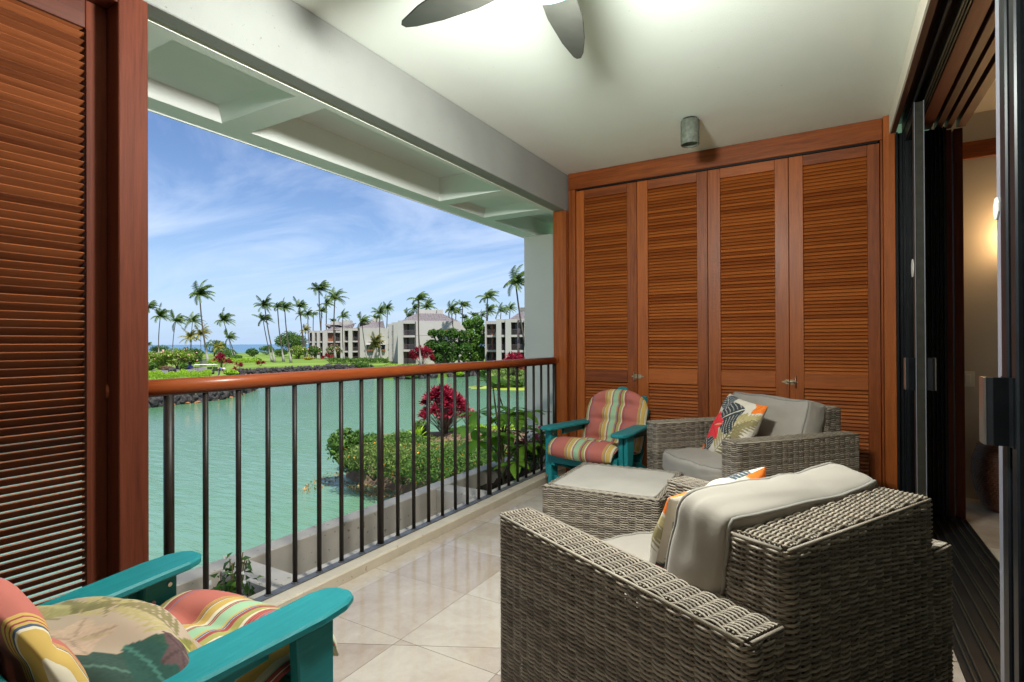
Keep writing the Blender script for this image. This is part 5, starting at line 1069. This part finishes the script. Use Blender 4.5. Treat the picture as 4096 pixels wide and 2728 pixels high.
px_shrub('bush', 'bushy green shrub spilling over the far lava wall', 'bush', Z6(370, 1246), 57, 1446, base_z=-3.5, n=1800, size=.3, mat=leaf_mid, deep=.4)
px_shrub('bush', 'feathery yellow green shrub at the foot of the middle building', 'bush', Z6(690, 1238), 36, 1453, base_z=-3.5, n=1200, size=.28, mat=leaf_lime, deep=.6)
ti_plant('crimson ti plant on the left lawn above the lime hedge', atZ(*Z5(915, 1355), LZ), 2.9, 1.35, 22, leaf_red, 31, .62, .2); ti_plant('small crimson ti plant beside the lava wall on the left lawn', atZ(*Z5(1350, 1300), LZ), 1.4, .6, 8, leaf_red, 32, .6, .2)
ti_plant('little red ti plant low between the lime hedges', atZ(*Z5(1095, 1385), LZ), 1.8, .7, 7, leaf_red, 36, .5, .16); ti_plant('crimson ti plant before the far left block', atZ(*Z6(32, 1160), LZ), 2.0, 1.3, 10, leaf_red, 33, .75, .25)
ti_plant('big crimson ti bush standing before the middle building', atZ(*Z6(1010, 1222), -3.2), 4.3, 2.3, 46, leaf_red, 34, .85, .27)
ti_plant('dark maroon ti bush below the right building, behind the railing', atZ(*Rb(2115, 1165), -3.0), 3.4, 1.9, 34, leaf_red, 35, .75, .24)
px_shrub('bush', 'clump of strappy green plants beside the left lava wall', 'bush', Z5(1020, 1408), 45, 1477, n=900, size=.3, mat=leaf_lime, deep=.5)
for a, b, lb in ((400, 1125, 'feathery areca palm before the blank far left wall'), (535, 1135, 'second areca palm under the awning of the far left block')):
    B = atZ(*Z6(a, b), LZ); d_ = (B - CAM).dot(FWD); t = thing('areca_palm', lb, 'palm', tuple(B), 0, 'areca palms')
    for j in range(3): place('crown', CROWNSY[j % 2], t, (rnd.uniform(-.5, .5), rnd.uniform(-.5, .5), 3.2 + .8 * j), (0, 0, rnd.uniform(0, 6)), (3.0, 3.0, 3.0)); 
    sub('trunk', MB().tube([(0, 0, -.1), (.1, 0, 2.5), (0, .1, 4.6)], [.14, .1, .06], 6), trunk_m, t, True)
def lobed(name, label, cat, base_px, base_z, lobes_px, dep, n, size, mat, flowers=None):
    rg = rgen(); B = atD(*base_px, dep); B.z = base_z; t = thing(name, label, cat, tuple(B)); L_ = []; m = dep / F_PX
    for a, b, r_, dd in lobes_px:
        c = atD(a, b, dep + dd); L_ += jl(tuple(c), r_ * m, r_ * m, r_ * m * .95, 7, rg)
    P, N = lobes_points(L_, n, rg, .8); k = P[:, 2] > base_z; P, N = P[k], N[k]; parts = [(cloud(P, N, size, rg, .5), 0)]; mats = [mat]
    if flowers: j = rg.choice(len(P), len(P) // 160, False); parts.append((cloud(P[j], N[j], size, rg, .8), 1)); mats.append(flowers)
    foliage_obj('crown', parts, mats, t); tm = MB()
    for l in L_[::8]: tm.tube([B, B.lerp(Vector(l[:3]), .5) + Vector((0, 0, .4)), Vector(l[:3])], [.35, .22, .1], 6)
    tm.obj('trunk', bark, t, True); return t
lobed('umbrella_tree', 'wide dark green umbrella tree before the middle building', 'tree', Z6(1250, 1195), LZ, [(*Z6(a, b), r_ * .3826, dd) for a, b, r_, dd in ((1125, 870, 55, 0), (1215, 880, 70, 0), (1330, 880, 80, 0), (1440, 900, 80, 0), (1110, 1000, 75, 0), (1220, 1010, 90, 0), (1340, 1030, 95, 0), (1450, 1030, 90, 0), (1180, 1120, 85, 0), (1320, 1120, 80, 0))], 104, 9000, .48, leaf_dark, petal_orange)
lobed('umbrella_tree', 'taller bright green umbrella tree between the middle and right buildings', 'tree', Z6(1560, 1180), LZ, [(*Z6(a, b), r_ * .3826, dd) for a, b, r_, dd in ((1500, 780, 70, 0), (1590, 760, 80, 0), (1650, 840, 80, 0), (1540, 870, 90, 0), (1610, 960, 90, 0), (1530, 1010, 90, 0), (1640, 1060, 60, 0), (1590, 1120, 90, 0), (1480, 1130, 70, 0))], 108, 6500, .48, leaf_bright)

# lava rock walls: every stone its own piece
def stone_mesh(seed, mat):
    rg = np.random.default_rng(seed); t = (1 + 5 ** .5) / 2; V = [(-1, t, 0), (1, t, 0), (-1, -t, 0), (1, -t, 0), (0, -1, t), (0, 1, t), (0, -1, -t), (0, 1, -t), (t, 0, -1), (t, 0, 1), (-t, 0, -1), (-t, 0, 1)]
    F_ = [(0, 11, 5), (0, 5, 1), (0, 1, 7), (0, 7, 10), (0, 10, 11), (1, 5, 9), (5, 11, 4), (11, 10, 2), (10, 7, 6), (7, 1, 8), (3, 9, 4), (3, 4, 2), (3, 2, 6), (3, 6, 8), (3, 8, 9), (4, 9, 5), (2, 4, 11), (6, 2, 10), (8, 6, 7), (9, 8, 1)]
    V = [Vector(v).normalized() for v in V]; mid = {}; F2 = []
    def mp(a, b):
        k = (min(a, b), max(a, b))
        if k not in mid: mid[k] = len(V); V.append(((V[a] + V[b]) / 2).normalized())
        return mid[k]
    for a, b, c in F_: x, y, z = mp(a, b), mp(b, c), mp(c, a); F2 += [(a, x, z), (b, y, x), (c, z, y), (x, y, z)]
    W = [v * (1 + rg.normal(0, .13)) for v in V]; return MB().add(W, F2).mesh(mat, False)
ST = [stone_mesh(i, lava) for i in range(5)]; STW = [stone_mesh(20 + i, lava_wet) for i in range(3)]
def stone_wall(label, line, size, rows, z0, hgt, name='lava_wall', wet=True, lim=300):
    t = thing(name, label, 'rock wall', (line[0][0], line[0][1], z0), 0, 'lava rock walls'); M = MW[t].inverted(); cnt = 0
    for i in range(len(line) - 1):
        a, b = Vector((*line[i], 0)), Vector((*line[i + 1], 0)); L = (b - a).length; n = max(1, round(L / size)); nv = Vector((-(b - a).y, (b - a).x, 0)).normalized()
        if nv.dot(CAM - a) < 0: nv = -nv
        for r_ in range(rows):
            for k in range(n):
                if cnt >= lim: break
                q = (k + .5 * (r_ % 2) + rnd.uniform(-.15, .15)) / n; p = a.lerp(b, q) + nv * rnd.uniform(-.05, .2) * (1.3 - r_ / rows); p.z = z0 + hgt * (r_ + .45) / rows
                s = size * .62 * rnd.uniform(.75, 1.25); place('stone', ST[rnd.randrange(5)], t, M @ p, (rnd.uniform(0, 6), rnd.uniform(0, 6), rnd.uniform(0, 6)), (s, s * rnd.uniform(.7, 1), s * rnd.uniform(.6, .85))); cnt += 1
        if wet:
            for k in range(int(n * .8)):
                if cnt >= lim: break
                p = a.lerp(b, rnd.random()) + nv * rnd.uniform(.15, .4); p.z = z0 + .03; s = size * .34 * rnd.uniform(.6, 1.2); place('wet_stone', STW[rnd.randrange(3)], t, M @ p, (0, 0, rnd.uniform(0, 6)), (s, s, s * .5)); cnt += 1
    return t
stone_wall('black lava rock wall along the near left shore, seen under the handrail', sh_left[1:7], .62, 3, WZ, .78)
stone_wall('long black lava rock wall along the far lawn, above the handrail', [(-72, 44.2), (-80.4, 52.0), (-79.4, 55.3), (-78.7, 61.7), (-79.7, 70.6), (-76.2, 69.6), (-74.3, 74.5)], .60, 3, WZ, .85)
stone_wall('dark boulders on the bank below the middle building', [(-50.4, 54.7), (-48.0, 57.2), (-46.9, 59.2)], .9, 2, WZ - .1, .9, 'rock_bank', False)
stone_wall('dark boulders at the inlet before the right building', [(-46.9, 62.2), (-45.4, 63.6), (-45.9, 67.9)], 1.0, 2, WZ - .1, 1.1, 'rock_bank', False)
tag(place('boulder', ST[1], None, tuple(atZ(*Z5(360, 1352), -2.7)), (.3, .2, 1), (.55, .5, .5)), 'grey boulder beside the low brownish bush', 'rock')
cover('ground_cover', [(-47.3, 18), (-45.6, 21.4), (-46, 24.7), (-46.6, 27.4), (-49, 30.6), (-53, 35), (-58, 38), (-62, 34), (-56, 24)], 5000, .22, leaf_cover, LZ, .25, petal_white)
cover('ground_cover', [(-51.5, 55), (-47.5, 58.5), (-45.6, 64.5), (-45, 69), (-40, 62.5), (-31.5, 50), (-29, 52), (-20, 62), (-40, 85), (-70, 78), (-62, 66)], 9000, .35, leaf_cover, LZ, .4)
for a, b, w_, tp, lb, mt in ((330, 1200, 45, 1496, 'leafy shrub spilling to the water under the handrail, left of the boulders', leaf_mid), (1170, 1165, 32, 1483, 'pale green shrub at the waterline right of the boulders', leaf_lime), (1650, 1140, 22, 1470, 'dark shrub at the corner of the right building', leaf_dark), (1900, 1350, 42, 1513, 'dark rounded shrub at the water below the right building', leaf_mid), (2190, 1345, 42, 1512, 'second dark rounded shrub at the water beside the beige column', leaf_mid), (1830, 1190, 30, 1495, 'yellow green shrubs under the maroon ti bush', leaf_lime)):
    px_shrub('shrub', lb, 'shrub', Rb(a, b), w_, tp, base_z=WZ if b > 1150 else -3.2, n=1500, size=.26, mat=mt, deep=.6)
am = MB()
for a, b, rx, ry in ((1600, 1345, 1.6, .7), (2160, 1365, 3.2, .7), (1500, 1330, .8, .4)):
    c = atZ(*Rb(a, b), WZ + .012); am.add([tuple(c)] + [(c.x + (RGT.x * math.cos(q) * rx + FWD.x * math.sin(q) * ry * 3) * rnd.uniform(.7, 1.15), c.y + (RGT.y * math.cos(q) * rx + FWD.y * math.sin(q) * ry * 3) * rnd.uniform(.7, 1.15), c.z) for q in np.linspace(0, 2 * math.pi, 19)[:-1]], [(0, i + 1, (i + 1) % 18 + 1) for i in range(18)])
o = am.obj('floating_algae', algae_m); o['kind'] = 'stuff'
# small things on the left lawn
p = atZ(*Z5(745, 1392), LZ); ct = thing('utility_cart', 'small green utility cart with a flat white canopy on the left lawn', 'cart', tuple(p), math.atan2(RGT.y, RGT.x) + .25); ct.scale = (.75, .75, .75)
sub('canopy', MB().box(-1.9, 1.7, -.7, .7, 1.75, 1.85), plasticw, ct, bevel=.03); sub('body', MB().box(-1.6, 1.2, -.6, .6, .25, .62).box(.2, 1.2, -.6, .6, .621, .9), patina, ct, bevel=.04)
for x in (-1.6, 1.15): sub('canopy_post', MB().tube([(x, -.6, .6), (x * .98, -.6, 1.76)], .035, 6).tube([(x, .6, .6), (x * .98, .6, 1.76)], .035, 6), black, ct)
for x in (.55, 1.5): sub('bin', MB().lathe([(0, .63), (.34, .63), (.40, 1.35), (.42, 1.38), (0, 1.38)], 14, (x, -.15, 0)), patina, ct, True)
for x in (-1.1, .9):
    for y in (-.6, .6): sub('wheel', MB().tube([(x, y - .09, .25), (x, y + .09, .25)], .25, 14), black, ct)
p = atZ(*Z5(706, 1305), LZ); tag(MB().box(p.x - .5, p.x + .5, p.y - .4, p.y + .4, LZ, LZ + 1.3).box(p.x - .55, p.x + .55, p.y - .45, p.y + .45, LZ + 1.301, LZ + 1.38).obj('utility_box', patina, None, bevel=.03), 'grey green utility box standing on the left lawn', 'utility box')
p = atZ(*Z5(540, 1335), LZ); tag(shrub('tarp_bundle', 'crumpled blue tarp bundle on the ground under the plumeria', 'tarp', tuple(p), .75, .6, .8, shirt_m, 260, .4, nl=4), None)
o = MB().prism([xy(atZ(*Z5(*q), LZ)) for q in ((330, 1385), (620, 1352), (840, 1345), (700, 1312), (560, 1312), (100, 1345))], LZ - .05, LZ + .006).obj('path', plain('asphalt_path', (.12, .11, .12), .9)); o['kind'] = 'structure'
p = atZ(*Z5(880, 1412), LZ); gp = thing('person', 'gardener in a blue shirt and white hat bending over by the hedge', 'person', tuple(p), math.atan2(RGT.y, RGT.x))
def skinned(name, pts, edges, rad, mat, parent):
    me = bpy.data.meshes.new('mesh'); me.from_pydata(pts, edges, []); me.materials.append(mat); o = place(name, me, parent); md = o.modifiers.new('skin', 'SKIN'); md.use_smooth_shade = True
    for v, r_ in zip(me.skin_vertices[0].data, rad): v.radius = (r_, r_)
    me.skin_vertices[0].data[0].use_root = True; s = o.modifiers.new('sub', 'SUBSURF'); s.levels = s.render_levels = 1; return o
bp_ = [(0, 0, .92), (.18, 0, 1.02), (.42, 0, 1.05), (.52, 0, 1.0), (.64, 0, .93), (.72, 0, .90), (0, .1, .86), (.06, .12, .47), (-.05, .12, .06), (.08, .12, .03), (0, -.1, .86), (.1, -.12, .47), (.0, -.12, .06), (.13, -.12, .03), (.44, .2, .97), (.5, .22, .68), (.62, .16, .45), (.66, .15, .37), (.44, -.2, .97), (.52, -.22, .68), (.66, -.14, .45), (.70, -.13, .37)]
skinned('body', bp_, [(0, 1), (1, 2), (2, 3), (3, 4), (4, 5), (0, 6), (6, 7), (7, 8), (8, 9), (0, 10), (10, 11), (11, 12), (12, 13), (2, 14), (14, 15), (15, 16), (16, 17), (2, 18), (18, 19), (19, 20), (20, 21)], [.15, .16, .17, .06, .10, .08, .09, .065, .05, .045, .09, .065, .05, .045, .06, .048, .036, .04, .06, .048, .036, .04], skin_m, gp)
skinned('shirt', [(.06, 0, .97), (.2, 0, 1.03), (.42, 0, 1.06), (.46, .2, .97), (.5, .22, .74), (.46, -.2, .97), (.52, -.22, .74)], [(0, 1), (1, 2), (2, 3), (3, 4), (2, 5), (5, 6)], [.175, .185, .195, .085, .07, .085, .07], shirt_m, gp)
skinned('trousers', [(0, 0, .92), (0, .1, .84), (.06, .12, .47), (-.04, .12, .10), (0, -.1, .84), (.1, -.12, .47), (.01, -.12, .10)], [(0, 1), (1, 2), (2, 3), (0, 4), (4, 5), (5, 6)], [.175, .11, .085, .07, .11, .085, .07], pants_m, gp)
sub('hat', MB().lathe([(0, .12), (.08, .11), (.11, .05), (.12, .0), (.22, -.03), (.21, -.04), (0, -.01)], 16, (.70, 0, .97)), hat_m, gp, True)

# ------------------------------------------------------------------ near peninsula planting
cover('ground_cover', [(x, y) for x, y in inner[:8]] + [(-6, 16), (-11, 17.2), (-14.5, 18.2), (-16.5, 17.8)], 15000, .11, leaf_cover, -2.85, .30, petal_orange)
cover('mulch', [(-15, 18.4), (-10, 16.8), (-4, 17), (-4, 25), (-12.2, 22)], 7000, .14, leaf_dry, -2.83, .07)
cover('ground_cover', [(-15.6, 20), (-14.2, 19.4), (-12.2, 21.8), (-6, 25.5), (-8, 27), (-13, 23.4)], 3500, .13, leaf_lime, -2.85, .35)
def mound(label, px, dep, rx, h, mat, n=3000, size=.085, zb=-3.12, fl=None, ry=None):
    c = atD(*px, dep); shrub('shrub', label, 'shrub', (c.x, c.y, zb), rx, ry or rx * .8, h, mat, n, size, 'shrubs on the near peninsula', fl, 12, nfl=.012)
mound('large leaved shrub at the left tip of the near peninsula', Rw(0, 900), 18.3, .95, 1.55, leaf_mid, 1800, .17)
mound('fine leaved mounded shrub second from the tip of the near peninsula', Rw(250, 960), 17.2, 1.15, 1.30, leaf_cover, 4200, .075, fl=petal_orange)
mound('fine leaved mounded shrub in the middle of the peninsula front edge', Rw(560, 980), 16.7, 1.2, 1.25, leaf_cover, 4200, .075, fl=petal_orange)
mound('dark glossy mounded shrub on the peninsula next to the planter wall', Rw(880, 1010), 16.2, 1.35, 1.25, leaf_mid, 4500, .075, fl=petal_orange)
mound('mounded shrub partly behind the broad leaved planter plant', Rw(1150, 960), 16.8, 1.3, 1.2, leaf_mid, 4200, .075, fl=petal_orange)
mound('mounded shrub beside the beige column on the peninsula', Rw(1500, 900), 17.5, 1.6, 1.1, leaf_mid, 4200, .08, fl=petal_orange)
mound('dark low bush at the back left of the peninsula', Rw(200, 730), 20.5, 1.2, 1.0, leaf_mid, 2600, .11)
mound('green bush left of the black plant pot', Rw(560, 700), 21.5, 1.1, .8, leaf_mid, 2400, .11)
B = atZ(*Rw(985, 665), -2.8); ti_plant('tall crimson ti plant on the near peninsula seen through the railing', tuple(B), 2.25, 1.0, 78, leaf_red, 51, .40, .13, .40)
B = atZ(*Rw(1230, 600), -2.8); ti_plant('small pinkish red ti plant right of the tall crimson one', tuple(B), 1.05, .45, 7, leaf_red, 52, .42, .12)
B = atZ(*Rw(745, 705), -2.8); pt = thing('plant_pot', 'black nursery pot with grass growing beside the crimson ti plant', 'plant pot', tuple(B))
sub('pot', MB().lathe([(0, 0), (.22, 0), (.27, .52), (.30, .53), (.30, .58), (.25, .58), (.24, .5), (0, .5)], 20), plain('black_pot', (.02, .022, .026), .5), pt, True)
rg = rgen(); n = 160; az = rg.uniform(0, 6.28, n); P = np.stack([.18 * np.cos(az), .18 * np.sin(az), np.full(n, .6)], 1) + np.array(B); sv_ = sub
foliage_obj('grass', [(cloud(P + rg.normal(0, .05, (n, 3)), np.stack([np.cos(az), np.sin(az), np.full(n, .5)], 1), .18, rg, .25), 0)], [leaf_mid], pt)
B = atZ(*Rw(700, 725), -2.8); ti_plant('strappy lime green plant in front of the black pot', tuple(B), .75, .12, 2, leaf_lime, 53, .75, .09)
fl = [(*xy(atZ(*Rw(a, b), WZ)),) for a, b in ((-90, 1150), (20, 1175), (200, 1200), (420, 1250), (620, 1300), (560, 1340), (250, 1330), (60, 1290), (-60, 1200))]
cover('floating_leaves', fl, 520, .075, float_m, WZ + .005, .01); cover('floating_leaves', [xy(atZ(*Rv(a, b), WZ)) for a, b in ((1880, 1085), (2040, 1075), (2050, 1130), (1800, 1300), (1560, 1290), (1700, 1180))], 130, .09, float_m, WZ + .005, .01)

# ------------------------------------------------------------------ plants in the planter
def big_leaf(mb, p, d, L, W):
    d = Vector(d).normalized(); s = d.cross(Vector((0, 0, 1))).normalized(); u = s.cross(d); p = Vector(p); rows = []
    for t, w in ((0, .06), (.18, .62), (.42, 1.0), (.68, .86), (.88, .42), (1.0, .03)):
        c = p + d * L * t + Vector((0, 0, -L * .28 * t * t)); rows.append((c - s * W * w / 2 + u * W * w * .10, c, c + s * W * w / 2 + u * W * w * .10))
    vs = [q for r_ in rows for q in r_]; fs = [(i * 3 + j, i * 3 + j + 1, (i + 1) * 3 + j + 1, (i + 1) * 3 + j) for i in range(5) for j in (0, 1)]; mb.add(vs, fs)
up = thing('umbrella_plant', 'tall broad leaved green plant growing from the planter soil', 'plant', (-2.55, 4.18, -.13))
sm = MB(); stem = [(-2.55, 4.18, -.14), (-2.56, 4.17, .25), (-2.60, 4.13, .55), (-2.62, 4.10, .82)]; sm.tube(stem, [.014, .012, .009, .006], 7)
r2 = random.Random(3)
tops = [((-2.62, 4.10, .83), 7, .20, .4)] + [((-2.56 + r2.uniform(-.22, .20), 4.17 + r2.uniform(-.30, .30), r2.uniform(.12, .60)), r2.choice((4, 5, 6)), r2.uniform(.15, .20), -.15) for _ in range(22)] + [((-2.66, 3.82, .47), 6, .19, 0), ((-2.5, 4.5, .38), 5, .18, 0), ((-2.70, 3.95, .33), 5, .20, -.2)]
for p, k, L, el in tops:
    sm.tube([(-2.56, 4.17, max(0, p[2] - .2)), tuple(Vector((-2.57, 4.16, p[2] - .05)).lerp(Vector(p), .5)), p], [.006, .005, .004], 5)
    for j in range(k):
        a = j * 2 * math.pi / k + r2.uniform(-.3, .3); lm = MB(); big_leaf(lm, p, (math.cos(a), math.sin(a), el + r2.uniform(-.2, .35)), L * r2.uniform(.9, 1.25), L * .55); lm.obj('leaf', leaf_near, up, True)
sm.obj('stem', stem_m, up, True)
fp = thing('flowering_plant', 'bushy planter plant with magenta and violet blossoms', 'plant', (-2.53, 4.72, -.13)); rg = rgen()
P, N = lobes_points(jl((-2.53, 4.72, .14), .17, .36, .27, 8, rg), 800, rg, .3); P2, N2 = P[N[:, 2] > .1], N[N[:, 2] > .1]; j = rg.choice(len(P2), 60, False); j2 = j[:20]
foliage_obj('foliage', [(cloud(P, N, .06, rg, .35), 0)], [leaf_dark], fp); foliage_obj('blossoms', [(cloud(P2[j[20:]] + N2[j[20:]] * .03, N2[j[20:]], .05, rg, .95, .3), 0), (cloud(P2[j2] + N2[j2] * .035, N2[j2], .05, rg, .95, .3), 1)], [petal_pink, petal_violet], fp)
sm = MB()
for i in range(14): sm.tube([(-2.53, 4.72 + rnd.uniform(-.1, .1), -.14), (-2.53 + rnd.uniform(-.12, .12), 4.72 + rnd.uniform(-.28, .28), .2)], .004, 5)
sm.obj('stems', stem_m, fp)
for i, (y, z, lb) in enumerate(((1.52, -.06, 'small white flowering plant in the left planter, behind the near striped cushion'),)):
    t = thing('flowering_plant', lb, 'plant', (-2.42, y, z)); rg = rgen(); P, N = lobes_points([(-2.42, y, z + .12, .09, .11, .16)], 130, rg, .1); foliage_obj('foliage', [(cloud(P, N, .055, rg, .35), 0)], [leaf_dark], t); j = rg.choice(130, 12, False)
    foliage_obj('blossoms', [(cloud(P[j] + np.array([0, 0, .05]), np.tile([0, 0, 1.], (12, 1)), .035, rg, .9, .3), 0)], [petal_white], t); s_ = MB()
    for k in range(6): s_.tube([(-2.42, y, z - .02), (-2.42 + rnd.uniform(-.07, .07), y + rnd.uniform(-.08, .08), z + .25)], .003, 4)
    s_.obj('stems', stem_m, t)
